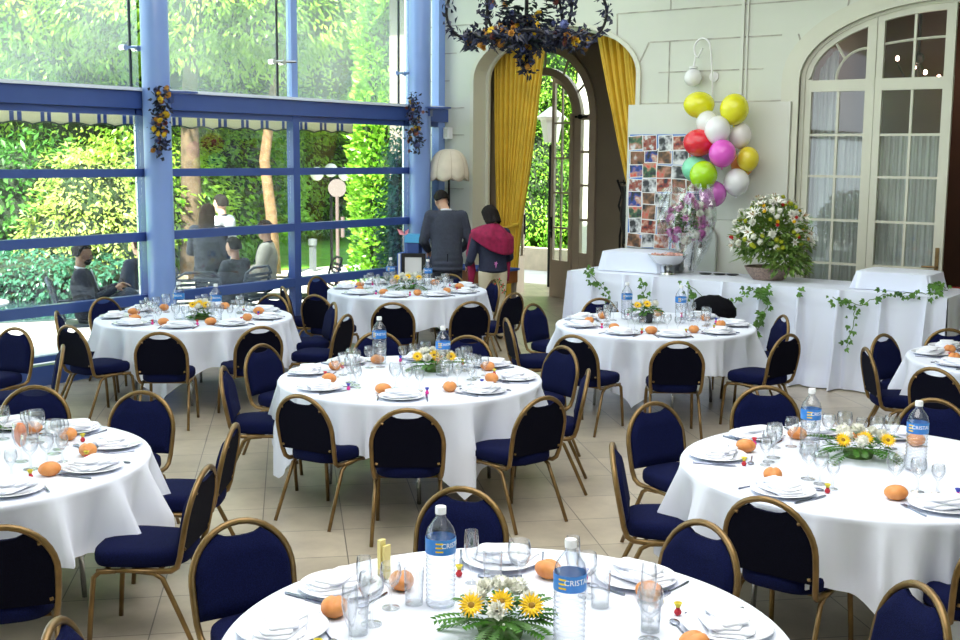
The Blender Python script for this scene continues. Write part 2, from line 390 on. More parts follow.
struct(MB().box2((-10.4, -6.15, 0), (4.3, -6, CZ)).build('wall_front', M['wall'], smooth=0))
struct(MB().box2((4.2, -6, 0), (4.35, WY, CZ)).build('wall_right', M['wall'], smooth=0))
# joints between the courses of the wall
mb = MB(); ys = WY-.004
def hjoint(xa, xb, z): mb.box2((xa, ys-.004, z-.007), (xb, ys+.01, z+.007))
def djoint(xa, za, xb, zb):
    L = math.hypot(xb-xa, zb-za); mb.box(((xa+xb)/2, ys, (za+zb)/2), (L, .012, .014), rot=Matrix.Rotation(-math.atan2(zb-za, xb-xa), 3, 'Y'))
zk = [.345+.375*k for k in range(12)]
for z in zk:
    def edge(h, side):
        if z <= h[2]: return h[0]+side*(h[1]+.02)
        t = (z-h[2])/(h[3]+.30)
        return h[0]+side*(h[1]+.28)*math.sqrt(max(0, 1-t*t)) if t < 1 else h[0]
    hjoint(-11.05, edge(AH, -1)-.16, z)
    l, r_ = edge(AH, 1)+.02, edge(BH, -1)-.2
    if z > 2.9 or z < .9: hjoint(l, r_, z)
    hjoint(edge(BH, 1)+.2, 4.2, z)
for (cx, a, zs, b), sd, z in ((AH, 1, 3.72, ), (AH, 1, 4.095), (BH, -1, 3.72), (BH, -1, 4.095), (BH, 1, 3.72), (BH, 1, 4.095)):
    t = math.asin(min(.999, (z-zs-.22)/(b+.12))) if z-zs < b+.3 else 1.1
    xi, zi = cx+sd*(a+.06)*cos(t), zs+(b+.05)*sin(t); tt = (z-zs)/(b+.30)
    xo = cx+sd*(a+.28)*math.sqrt(max(0, 1-tt*tt)) if tt < 1 else cx+sd*.55
    djoint(xi, zi, xo, z)
for x, z0, z1 in ((-6.83, 2.97, 3.72), (-6.83, 4.095, 4.6)): mb.box2((x-.006, ys-.004, z0), (x+.006, ys+.01, z1))
struct(mb.build('trim_1', M['joint'], smooth=0))
mb = MB().box2((-5.89, WY-.03, 2.95), (-5.85, WY-.002, CZ)); mb.box2((-5.82, WY-.02, 2.95), (-5.80, WY-.002, CZ))
struct(mb.build('trim_2', M['panelw'], smooth=0))
# mouldings round the two arches
mb = MB(); arch_band(mb, AH[0], AH[2], (AH[1]+.06, AH[3]+.05), (AH[1], AH[3]), WY-.035, WY)
arch_band(mb, AH[0], AH[2], (AH[1]-.002, AH[3]-.002), (AH[1]-.05, AH[3]-.05), WY+.26, WY+.30)
struct(fixn(mb.build('trim_3', M['trimw'], smooth=30)))
mb = MB(); arch_band(mb, BH[0], BH[2], (BH[1]+.22, BH[3]+.20), (BH[1], BH[3]), WY-.03, WY)
arch_band(mb, BH[0], BH[2], (BH[1]+.06, BH[3]+.06), (BH[1], BH[3]), WY-.055, WY)
arch_band(mb, BH[0], BH[2], (BH[1]+.005, BH[3]+.005), (BH[1]-.045, BH[3]-.035), WY+.012, WY+.10)
struct(fixn(mb.build('trim_4', M['trimw'], smooth=30)))
# big white panel on the wall with two seams
mb = MB().box2((-7.35, WY-.07, .05), (-5.22, WY-.001, 1.55)).box2((-7.35, WY-.07, 1.56), (-5.22, WY-.001, 2.955)).box2((-7.36, WY-.05, 1.54), (-5.3, WY-.001, 1.57))
struct(bevel(mb.build('trim_5', M['panelw'], smooth=0), .006))

# ------------------------------------------------------------------ the glass wall
BAYS = [1.14, 3.46, 5.78, 8.20, 10.42, 12.67, 13.28]
struct(MB().box2((GX-.09, -6, 2.77), (GX+.09, WY, 2.95)).build('beam', M['blue'], smooth=0))
struct(MB().box2((GX-.02, -6, 2.952), (GX+.13, WY-.1, 2.985)).build('trim_6', mat('pale_sill', (.72, .80, .92), .3), smooth=0))
wi = 0
for i, (ya, yb) in enumerate(zip(BAYS, BAYS[1:])):
    wi += 1
    w = bpy.data.objects.new('window_%d' % wi, None); C.objects.link(w); struct(w)
    mb = MB()
    for z, t in ((2.10, .085), (1.42, .095), (.745, .105)): mb.box2((GX-.05, ya+.03, z-t/2), (GX+.05, yb-.03, z+t/2))
    mb.box2((GX-.045, ya+.03, 2.70), (GX+.045, yb-.03, 2.768)); mb.box2((GX-.06, ya+.03, 0.0), (GX+.06, yb-.03, .20)); mb.box2((GX-.05, ya+.03, .23), (GX+.03, yb-.03, .29))
    for y in (ya, yb): mb.box2((GX-.055, y-.0 if y == ya else y-.055, 0), (GX+.055, y+.055 if y == ya else y, 2.768))
    mb.build('window_frame', M['blue'], w, smooth=0)
    for za, zb in ((.29, .70), (.80, 1.37), (1.47, 2.06), (2.145, 2.70)):
        MB().box2((GX-.006, ya+.056, za), (GX, yb-.056, zb)).build('pane', M['glass_low'], w, smooth=0)
    wi += 1
    u = bpy.data.objects.new('window_%d' % wi, None); C.objects.link(u); struct(u)
    if i == 5:
        MB().box2((GX-.006, ya+.03, 2.99), (GX, yb, CZ-.005)).build('pane', M['glass'], u, smooth=0); continue
    yj = yb-(.15 if i == 2 else .25)
    for a_, b_ in ((ya+.05, yj-.012), (yj+.012, yb-.05)):
        MB().box2((GX-.006, a_, 2.99), (GX, b_, CZ-.005)).build('pane', M['glass_haze'], u, smooth=0)
    MB().box2((GX-.014, yj-.012, 2.99), (GX+.008, yj+.012, CZ-.005)).build('seal', M['dark'], u, smooth=0)
    for zc in (3.39, 4.6):
        mb = MB().tube([(GX+.03, yj-.12, zc), (GX+.03, yb+.02, zc+.02)], .018, 8)
        for dy in (-.09, .07): mb.tube([(GX-.03, yj+dy, zc), (GX+.05, yj+dy, zc)], .032, 10)
        mb.build('clamp', M['steel'], u)
    if i != 2: MB().box2((GX-.04, yb-.05, 2.986), (GX+.04, yb+.05, CZ)).build('mullion', M['column_blue'], u, smooth=0)
mb = MB().box2((GX-.06, 13.22, 0), (GX+.06, 13.36, CZ)); struct(mb.build('trim_7', M['column_blue'], smooth=0))

def column(y, label, x=-10.16):
    c = thing('column', label, 'column', (x, y, 0))
    MB().lathe([(.0, 0), (.145, 0), (.145, CZ), (0, CZ)], 32).build('shaft', M['column_blue'], c)
    b_ = MB(); b_.add([(-.19, -.03, 2.96), (-.05, -.03, 3.34), (-.05, -.10, 2.96), (-.19, .03, 2.96), (-.05, .03, 3.34), (-.05, .1, 2.96)], [(0, 2, 1), (3, 4, 5), (0, 3, 5, 2), (0, 1, 4, 3), (1, 2, 5, 4)])
    b_.box2((-.2, -.05, 2.80), (-.12, .05, 2.9)); b_.box2((-.2, -.05, .7), (-.12, .05, .8))
    b_.build('bracket', M['column_blue'], c, smooth=0)
    f = MB().box2((-.17, -.17, 0), (-.145, -.15, 2.77))
    for k in range(14): f.tube([(-.158, -.165, .2+k*.18), (-.158, -.18, .2+k*.18)], .008, 6)
    f.build('rail', M['steel'], c)
    return c
column(8.22, 'round pale blue steel column standing before the left part of the glass wall')
column(12.64, 'round pale blue steel column in the corner beside the ivory lampshade')
for y, lab in ((8.22, 'flat dark blue shelf light holding dried flowers on the left column'), (12.64, 'flat dark blue shelf light holding dried flowers on the corner column')):
    s = thing('wall_uplighter', lab, 'lamp', (-10.16, y, 2.93), R_(35) if y < 10 else R_(20))
    o = [(.10*cos(t)*1.0, .10*sin(t)) for t in [PI*k/12-PI/2 for k in range(13)]]
    MB().prism([(.13, -.16), (.20, -.16), (.36, -.10), (.44, 0), (.36, .10), (.20, .16), (.13, .16)], 0, .02).build('shelf', M['blue'], s, smooth=0)
    MB().box((.15, 0, -.05), (.03, .12, .1)).build('bracket', M['blue'], s, smooth=0)

# awning outside
mb = MB(); N = 240
def valance(u, v):
    y = 1.0+u*10.95; ph = y/.34*2*PI/2
    zb = 2.59+.028*abs(sin(ph))
    return (GX-.42+.012*sin(y*9), y, 2.72*(1-v)+zb*v)
mb.grid(valance, N, 4)
aw = thing('awning', 'cream and blue striped scalloped awning hanging outside above the glass wall', 'awning', (0, 0, 0))
o = mb.build('valance', M['awning'], aw); o.modifiers.new('Solidify', 'SOLIDIFY').thickness = .006
MB().tube([valance(k/(N-1), 1) for k in range(N)], .010, 6).build('piping', mat('green_piping', (.03, .07, .05), .7), aw)
MB().tube([(GX-.34, 1.0, 2.79), (GX-.34, 11.95, 2.79)], .06, 12).box2((GX-.30, 1.0, 2.74), (GX-.1, 11.9, 2.76)).build('roller', mat('awning_canvas', (.5, .48, .4), .8), aw)

# ------------------------------------------------------------------ vestibule behind the curtained arch
DY = 16.3; DC = -10.53
struct(MB().box2((-12.2, WY+.38, -.12), (-10.45, 18.0, -.0)).build('floor_vestibule', M['tile'], smooth=0))
struct(MB().box2((-12.2, WY+.38, 4.7), (-6.4, DY+.2, 4.85)).build('ceiling_vestibule', M['brown'], smooth=0))
struct(MB().box2((-6.7, WY+.38, 0), (-6.4, DY, 4.7)).build('wall_vestibule_right', M['brown'], smooth=0))
struct(MB().box2((-12.1, 14.4, 0), (-11.85, DY, 4.7)).box2((-12.1, 14.3, 0), (-11.05, 14.4, 4.7)).box2((-11.15, WY+.38, 0), (-11.05, 14.3, 4.7)).build('wall_vestibule_left', M['brown'], smooth=0))
struct(fixn(arch_wall('wall_vestibule_back', -12.1, -6.4, DY, DY+.2, 4.7, [(DC, .91, 2.92, 1.09)], M['brown'], M['brown'])))
dd = bpy.data.objects.new('door_1', None); C.objects.link(dd); struct(dd)
mb = MB(); arch_band(mb, DC, 2.92, (1.0, 1.18), (.91, 1.09), DY-.05, DY); arch_band(mb, DC, 2.92, (.91, 1.09), (.86, 1.04), DY-.02, DY+.08)
arch_band(mb, DC, 2.92, (.72, .80), (.60, .68), DY-.03, DY+.07)
mb.box2((DC-.86, DY-.02, 2.88), (DC-.6, DY+.07, 2.97)).box2((DC+.6, DY-.02, 2.88), (DC+.86, DY+.07, 2.97))
for k in range(1, 6):
    t = PI*k/6; p0 = Vector((DC+.70*cos(t), DY+.02, 2.92+.78*sin(t))); p1 = Vector((DC+.87*cos(t), DY+.02, 2.92+1.05*sin(t)))
    mb.tube([p0, p1], .022, 4)
for s in (-1, 1):
    for z in (.75, 1.30, 1.85, 2.38): mb.box2((DC+s*.60, DY-.01, z-.02), (DC+s*.87, DY+.05, z+.02))
    mb.box2((DC+s*.60, DY-.02, 0), (DC+s*.87, DY+.05, .73))
fixn(mb.build('door_frame', M['doorpaint'], dd, smooth=30))
for s in (-1, 1): MB().box2((DC+s*.71, DY+.02, .75), (DC+s*.87, DY+.026, 2.9)).build('pane', M['glass'], dd, smooth=0)
mb = MB(); arch_band(mb, DC, 2.92, (.87, 1.05), (.71, .79), DY+.02, DY+.026, legs=False); mb.build('pane', M['glass'], dd, smooth=0)
MB().ell((DC+.72, DY-.06, 2.93), (.05, .04, .04), 12, 8).tube([(DC+.62, DY-.05, 2.93), (DC+.84, DY-.05, 2.93)], .018, 8).build('door_handle', M['iron'], dd)
def garden_leaf(sgn, ang):
    """arched glazed leaf, hinge on the local origin, reaching towards -sgn x"""
    e = bpy.data.objects.new('door_%d' % (2 if sgn > 0 else 3), None); C.objects.link(e); struct(e)
    e.location = (DC+sgn*.59, DY-.03, 0); e.rotation_euler = (0, 0, ang)
    mb = MB(); W = .59; s = -sgn
    top = lambda t: 2.92+.66*math.sqrt(max(0, 1-((W-t)/W)**2))
    X = lambda t: s*t
    mb.box2((X(0), -.022, 0), (X(W), .022, .62))
    mb.box2((X(0), -.022, .6), (X(.085), .022, 2.98)); mb.box2((X(W-.075), -.022, .6), (X(W), .022, 3.5))
    n = 14
    for k in range(n):
        ta, tb = W*k/n, W*(k+1)/n
        za, zb = top(ta), top(tb)
        vs = [(X(ta), y, z) for y in (-.022, .022) for z in (za-.09 if k else za-.3, za)]+[(X(tb), y, z) for y in (-.022, .022) for z in (zb-.09, zb)]
        mb.add(vs, [(0, 1, 3, 2), (4, 6, 7, 5), (0, 4, 5, 1), (2, 3, 7, 6), (0, 2, 6, 4), (1, 5, 7, 3)])
    for z in (1.15, 1.72, 2.28, 2.84): mb.box2((X(.06), -.015, z-.014), (X(W-.06), .015, z+.014))
    mb.box2((X(.30), -.015, .6), (X(.33), .015, 3.42))
    fixn(mb.build('leaf_frame', M['doorpaint'], e, smooth=0))
    MB().box2((X(.07), -.003, .6), (X(W-.06), .003, 2.96)).build('pane', M['glass'], e, smooth=0)
    MB().box2((X(W-.055), -.05, .98), (X(W-.03), .0, 1.32)).tube([(X(W-.04), -.02, 1.1), (X(W-.04), -.08, 1.1), (X(W-.14), -.08, 1.1)], .011, 8).build('door_handle', M['iron'], e)
garden_leaf(1, R_(-23)); garden_leaf(-1, R_(104))

# the yellow curtains in the archway
def curtain(name, label, x0t, x1t, x0b, x1b, zt_fn, zb, y, seed, mid=None, group=None, n=150, folds=11, x0m=None, x1m=None, zm=None):
    t = thing(name, label, 'curtain', (0, 0, 0))
    if group: t['group'] = group
    r = random.Random(seed); ph = [r.uniform(0, 6) for _ in range(4)]
    def fn(u, v):
        xt = x0t+(x1t-x0t)*u; z1 = zt_fn(xt); z = z1+(zb-z1)*v
        if zm is not None:
            if z > zm:
                k = (z1-z)/max(1e-3, z1-zm); k = k**1.15; a0, a1 = x0t+(x0m-x0t)*k, x1t+(x1m-x1t)*k
            else:
                k = (zm-z)/(zm-zb); a0, a1 = x0m+(x0b-x0m)*k, x1m+(x1b-x1m)*k
        else: a0, a1 = x0t+(x0b-x0t)*v, x1t+(x1b-x1t)*v
        th = 2*PI*folds*u+ph[0]+.5*sin(3*v+ph[1])+.8*sin(2*PI*u*2.3); w = .05*abs(sin(th/2))+.02*sin(2*PI*folds*1.7*u+ph[2])
        return (a0+(a1-a0)*u+.012*sin(7*v+ph[3]+9*u), y+w, z)
    o = MB().grid(fn, n, 30).build('drape', M['curtain'], t, smooth=180); o.modifiers.new('Solidify', 'SOLIDIFY').thickness = .006
    return t
archz = lambda x: arch(x, AH[0], AH[1]-.03, AH[2], AH[3]-.03)
CY = WY+.50
t = curtain('curtain', 'golden yellow pleated curtain hanging down the left side of the archway', -9.84, -8.96, -9.74, -9.46, lambda x: 4.02, .04, CY, 1, x0m=-9.76, x1m=-9.36, zm=1.35)
MB().tube([(-9.78, CY-.06, 1.33), (-9.56, CY-.075, 1.29), (-9.34, CY-.05, 1.36)], .022, 8).build('tieback', M['curtain'], t)
t = curtain('curtain', 'golden yellow curtain swept back to the right beside the photo board', -8.20, -7.05, -7.42, -7.20, lambda x: 4.05, .04, CY, 2, x0m=-7.50, x1m=-7.22, zm=1.42)
MB().tube([(-7.55, CY-.05, 1.46), (-7.4, CY-.08, 1.40), (-7.2, CY-.05, 1.46)], .022, 8).build('tieback', M['curtain'], t)
struct(MB().tube([(-10.0, CY+.06, 4.1), (-7.0, CY+.06, 4.1)], .02, 8).build('trim_8', M['iron']))

# black iron coat stand in the vestibule
t = thing('coat_stand', 'black wrought iron coat stand in the dark hall behind the archway', 'coat stand', (-8.05, 14.7, 0))
mb = MB()
for s in (-1, 1): mb.tube([(s*.14, 0, 0.03), (s*.14, 0, 1.2), (s*.10, 0, 1.45), (s*.17, 0, 1.62), (s*.12, 0, 1.8), (s*.2, 0, 1.98)], .016, 8)
mb.build('upright', M['iron'], t)
mb = MB()
for z in (.3, 1.0, 1.6, 1.95): MB().tube([(-.16, 0, z), (.16, 0, z)], .012, 8).build('crossbar', M['iron'], t)
mb.tube([(0.09*cos(a), 0, 1.1+.13*sin(a)) for a in [2*PI*k/20 for k in range(20)]], .012, 6, closed=True)
mb.build('ring', M['iron'], t)
for s in (-1, 1): MB().tube([(s*.14, -.2, .02), (s*.14, 0, .10), (s*.14, .2, .02)], .016, 8).build('foot', M['iron'], t)
for x in (-.14, -.05, .05, .14): MB().tube([(x, 0, 1.95), (x, -.08, 1.93), (x, -.10, 1.99)], .009, 6).build('hook', M['iron'], t)
t = tag(MB().grid(lambda u, v: (-8.05+.10*cos(2*PI*u)*(1-.3*v)+.02*sin(9*v), 14.62+.05*sin(2*PI*u), 1.9-.8*v), 14, 10, closed_u=True).build('coat', M['shoe'], smooth=180), 'long black coat hanging from the iron coat stand', 'coat')

# ------------------------------------------------------------------ room behind the glazed arched door
struct(MB().box2((-5.9, WY+.38, 0), (-5.75, 17.6, CZ)).build('wall_salon_left', M['brown'], smooth=0))
struct(MB().box2((-5.9, 17.6, 0), (4.2, 17.75, CZ)).build('wall_salon_back', mat('brown_panelling', (.075, .030, .016), .6, noise=.15, nscale=2), smooth=0))
struct(MB().box2((-5.9, WY+.38, CZ), (4.2, 17.7, CZ+.12)).build('ceiling_salon', M['brown'], smooth=0))
struct(MB().box2((4.2, WY+.2, 0), (4.35, 17.7, CZ)).build('wall_salon_right', M['brown'], smooth=0))
dY = WY+.06
def glazed_leaf(num, x0, x1, panes_x, arched, handle):
    e = bpy.data.objects.new('door_%d' % num, None); C.objects.link(e); struct(e); mb = MB()
    st = .105
    mb.box2((x0, dY-.025, 0.02), (x0+st*.75, dY+.025, 3.2)).box2((x1-st, dY-.025, 0.02), (x1, dY+.025, 3.2))
    mb.box2((x0+.01, dY-.028, 3.06), (x1-.01, dY+.028, 3.19)).box2((x0+.01, dY-.02, .03), (x1-.01, dY+.02, .62))
    zs_ = [.62, 1.02, 1.44, 1.90, 2.36, 2.55][0:]
    for z in (1.10, 1.60, 2.10, 2.57): mb.box2((x0+.05, dY-.015, z-.014), (x1-.05, dY+.015, z+.014))
    xm = (x0+x1)/2 - .01; mb.box2((xm-.014, dY-.016, .6), (xm+.014, dY+.016, 3.1))
    # fanlight above the transom
    T = lambda x, k=0: arch(x, BH[0], BH[1]-.005-k, BH[2], BH[3]-.005-k)
    n = 24
    for k in range(n):
        xa, xb = x0+(x1-x0)*k/n, x0+(x1-x0)*(k+1)/n
        za, zb = T(xa), T(xb); ya, yb = max(3.19, T(xa, .10)-.0), max(3.19, T(xb, .10))
        vs = [(x, y, z) for x, lo, hi in ((xa, ya, za), (xb, yb, zb)) for y in (dY-.03, dY+.03) for z in (lo, hi)]
        mb.add(vs, [(0, 1, 3, 2), (4, 6, 7, 5), (0, 4, 5, 1), (2, 3, 7, 6), (0, 2, 6, 4), (1, 5, 7, 3)])
    mb.box2((x1-st+.002, dY-.026, 3.195), (x1-.002, dY+.026, T(x1-.05)-.02)); 
    if not arched:
        mb.box2((x0+.002, dY-.026, 3.195), (x0+st*.75-.002, dY+.026, T(x0)-.02))
        mb.box2((xm-.014, dY-.016, 3.18), (xm+.014, dY+.016, T(xm)-.05))
        mb.tube([(x0+.04+(x1-x0-.08)*k/8, dY, 3.56+.055*(1-((1-k/8))**2)) for k in range(9)], .014, 4)
    else:
        cxx, rr = x1-st, .34
        mb.tube([(cxx-rr*cos(PI/2*k/12), dY, 3.19+.34*sin(PI/2*k/12)) for k in range(13)], .015, 4)
        mb.tube([(cxx-.25, dY, 3.42), (cxx-.43, dY, 3.71)], .015, 4)
    fixn(mb.build('leaf_frame', M['trimw'], e, smooth=0))
    MB().box2((x0+.07, dY-.003, .6), (x1-.08, dY+.003, 3.08)).build('pane', M['glass'], e, smooth=0)
    mb = MB()
    for k in range(n):
        xa, xb = x0+(x1-x0)*k/n, x0+(x1-x0)*(k+1)/n
        mb.add([(xa, dY, 3.19), (xb, dY, 3.19), (xb, dY, T(xb)-.02), (xa, dY, T(xa)-.02)], [(0, 1, 2, 3)])
    mb.build('fanlight_pane', M['glass'], e, smooth=0)
    if handle:
        MB().box2((x1-.075, dY-.04, 1.04), (x1-.035, dY-.02, 1.34)).tube([(x1-.055, dY-.03, 1.13), (x1-.055, dY-.09, 1.13), (x1-.20, dY-.09, 1.13)], .012, 8).build('door_handle', M['brass'], e)
glazed_leaf(4, -5.10, -4.30, 2, True, False)
glazed_leaf(5, -4.295, -3.46, 2, False, True)
# the right half of the arch stands open: one leaf swung into the salon
e = bpy.data.objects.new('door_6', None); C.objects.link(e); struct(e)
MB().box2((-1.92, WY+.4, .02), (-1.87, WY+1.2, 3.1)).build('leaf_frame', M['trimw'], e, smooth=0)
def net(name, label, x0, x1, zt, zb, y, folds, seed):
    r = random.Random(seed); p = r.uniform(0, 6)
    tf = zt if callable(zt) else (lambda x: zt)
    o = MB().grid(lambda u, v: (x0+(x1-x0)*u, y+.025*sin(2*PI*folds*u+p)+.01*sin(2*PI*folds*2.7*u), tf(x0+(x1-x0)*u)*(1-v)+zb*v), 120, 10).build(name, M['voile'], smooth=180)
    return tag(o, label, 'net curtain')
net('net_curtain', 'sheer white net curtain behind the left glazed door leaf', -5.02, -4.33, 2.60, .1, WY+.22, 9, 4)
net('net_curtain', 'sheer white net curtain behind the door leaf with the brass handle', -4.25, -3.52, 2.58, .1, WY+.22, 10, 5)
net('net_curtain', 'narrow net curtain hanging full height at the far left of the glazed door', -5.08, -4.80, lambda x: arch(x, BH[0], BH[1]-.1, BH[2], BH[3]-.1), .1, WY+.30, 4, 6)
ch = thing('chandelier', 'chandelier with lit bulbs in the dark room behind the glazed doors', 'chandelier', (-4.74, 16.6, 3.55))
mb = MB().tube([(0, 0, 1.0), (0, 0, .1)], .02, 8).ell((0, 0, .1), .08, 12, 8).build('stem', M['iron'], ch)
for k, (x, z) in enumerate(((-.28, .11), (-.05, -.02), (.10, -.09), (.28, -.16))):
    MB().tube([(0, 0, .1), (x*.5, -.0, -.2), (x, -.0, z-.06)], .012, 6).build('arm', M['iron'], ch)
    MB().ell((x, 0, z), (.026, .026, .034), 12, 8).build('bulb', mat('lit_bulb', (1, .9, .8), .5, emit=(1, .62, .5), estr=14), ch)
lp = bpy.data.lights.new('chandelier_light', 'POINT'); lp.energy = 18; lp.color = (1, .72, .5); lp.shadow_soft_size = .3; lo = bpy.data.objects.new('chandelier_light', lp); C.objects.link(lo); lo.location = (-4.3, 16.2, 3.5)
# side table with autumn flowers seen past the door
t = thing('side_table', 'small table with a red cloth edge seen past the open glazed door', 'table', (-3.0, 14.9, 0))
MB().box((0, 0, .72), (1.5, .7, .04)).build('tabletop', M['cloth'], t, smooth=0)
MB().box((-.5, -.1, .75), (.5, .5, .02)).build('runner', mat('red_cloth', (.6, .02, .03), .7), t, smooth=0)
for x in (-.68, .68):
    for y in (-.3, .3): MB().box((x, y, .35), (.05, .05, .70)).build('leg', M['brown'], t, smooth=0)
# ================================================================== chairs
def lean(z): return -.205-(z-.42)*.20
def chair_arch(x, a=.214, zs=.61, b=.217): return zs+b*math.sqrt(max(0, 1-(x/a)**2))
def make_chair():
    t = thing('banquet_chair', '', 'chair', (0, 0, 0))
    # seat cushion
    o = []
    for k in range(40):
        a = 2*PI*k/40; c_, s_ = cos(a), sin(a); p = 3.6
        x = (abs(c_)**(2/p))*(1 if c_ > 0 else -1); y = (abs(s_)**(2/p))*(1 if s_ > 0 else -1)
        o.append((x*(.205+.022*y), .005+y*.225))
    MB().prism(o, 0, 0, insets=[(.90, .395), (.97, .40), (1, .418), (1.0, .445), (.985, .462), (.93, .474), (.75, .481), (.4, .485)]).build('seat', M['navy'], t, smooth=70)
    # upholstered back with the dipped top that leaves a hand hole
    W = .200; nx, nz = 21, 9
    def top(x):
        z = chair_arch(x, W+.002, .61, .203); d = max(0, 1-(x/.085)**2)
        return z-.040*d**.6
    def bk(side):
        def fn(u, v):
            x = -W*cos(PI*u); zt = top(x); z = .468+(zt-.468)*v
            e = min(1, (1-abs(x)/W)*9, v*9, (1-v)*9) if side > 0 else 1
            y = lean(z)+(.008+.026*max(0, e)**.5 if side > 0 else -.008)
            return (x, y, z)
        return fn
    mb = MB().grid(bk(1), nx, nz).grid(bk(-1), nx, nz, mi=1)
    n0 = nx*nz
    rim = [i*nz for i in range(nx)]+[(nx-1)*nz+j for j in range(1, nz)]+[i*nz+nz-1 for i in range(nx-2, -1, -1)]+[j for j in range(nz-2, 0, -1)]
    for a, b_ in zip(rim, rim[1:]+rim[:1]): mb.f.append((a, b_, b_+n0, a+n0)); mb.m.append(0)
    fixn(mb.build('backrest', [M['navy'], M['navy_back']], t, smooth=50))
    # hoop: up one side, over, down, both ends curling forward beneath the seat
    side = [(.185, .02, .385), (.19, -.10, .382), (.195, -.165, .388), (.20, -.196, .41), (.207, lean(.46), .46), (.212, lean(.54), .54)]
    P = [(x, y, z) for x, y, z in side]
    for k in range(0, 19):
        a = PI*k/18; x, z = .214*cos(a), .61+.219*sin(a); P.append((x, lean(z), z))
    P += [(-x, y, z) for x, y, z in side[::-1]]
    MB().tube(P, .0145, 8).build('back_frame', M['brass'], t, smooth=180)
    mb = MB()
    for s in (-1, 1): mb.tube([(s*.19, .19, .375), (s*.192, .05, .382), (s*.195, -.10, .382)], .0115, 8)
    mb.tube([(-.19, .15, .378), (.19, .15, .378)], .010, 8).tube([(-.19, -.10, .380), (.19, -.10, .380)], .010, 8)
    mb.build('seat_frame', M['brass'], t, smooth=180)
    for s in (-1, 1):
        MB().tube([(s*.19, .10, .378), (s*.191, .175, .372), (s*.193, .205, .345), (s*.198, .222, .18), (s*.203, .235, .0)], [.0135]*4+[.0125], 8).build('leg', M['brass'], t, smooth=180)
        MB().tube([(s*.192, .0, .380), (s*.194, -.085, .374), (s*.196, -.125, .35), (s*.205, -.20, .19), (s*.214, -.285, .0)], [.0125]*4+[.0115], 8).build('leg', M['brass'], t, smooth=180)
        for z, x in ((.49, .178), (.745, .142)):
            MB().tube([(s*x, lean(z)-.008, z), (s*(x+.014), lean(z)-.010, z+.004)], .008, 6).build('bracket', M['brass'], t)
    return t
TAB = {'T1': (-2.05, 3.00), 'T2': (-1.83, 5.88), 'T3': (-5.54, 3.19), 'T4': (-5.19, 6.35), 'T5': (-8.80, 7.50), 'T6': (-8.70, 10.59), 'T7': (-5.07, 9.81), 'T8': (-1.82, 9.85)}
TN = {'T1': 'the nearest table', 'T2': 'the right front table', 'T3': 'the left front table', 'T4': 'the middle table', 'T5': 'the window-side table', 'T6': 'the far table', 'T7': 'the buffet-side table', 'T8': 'the right edge table'}
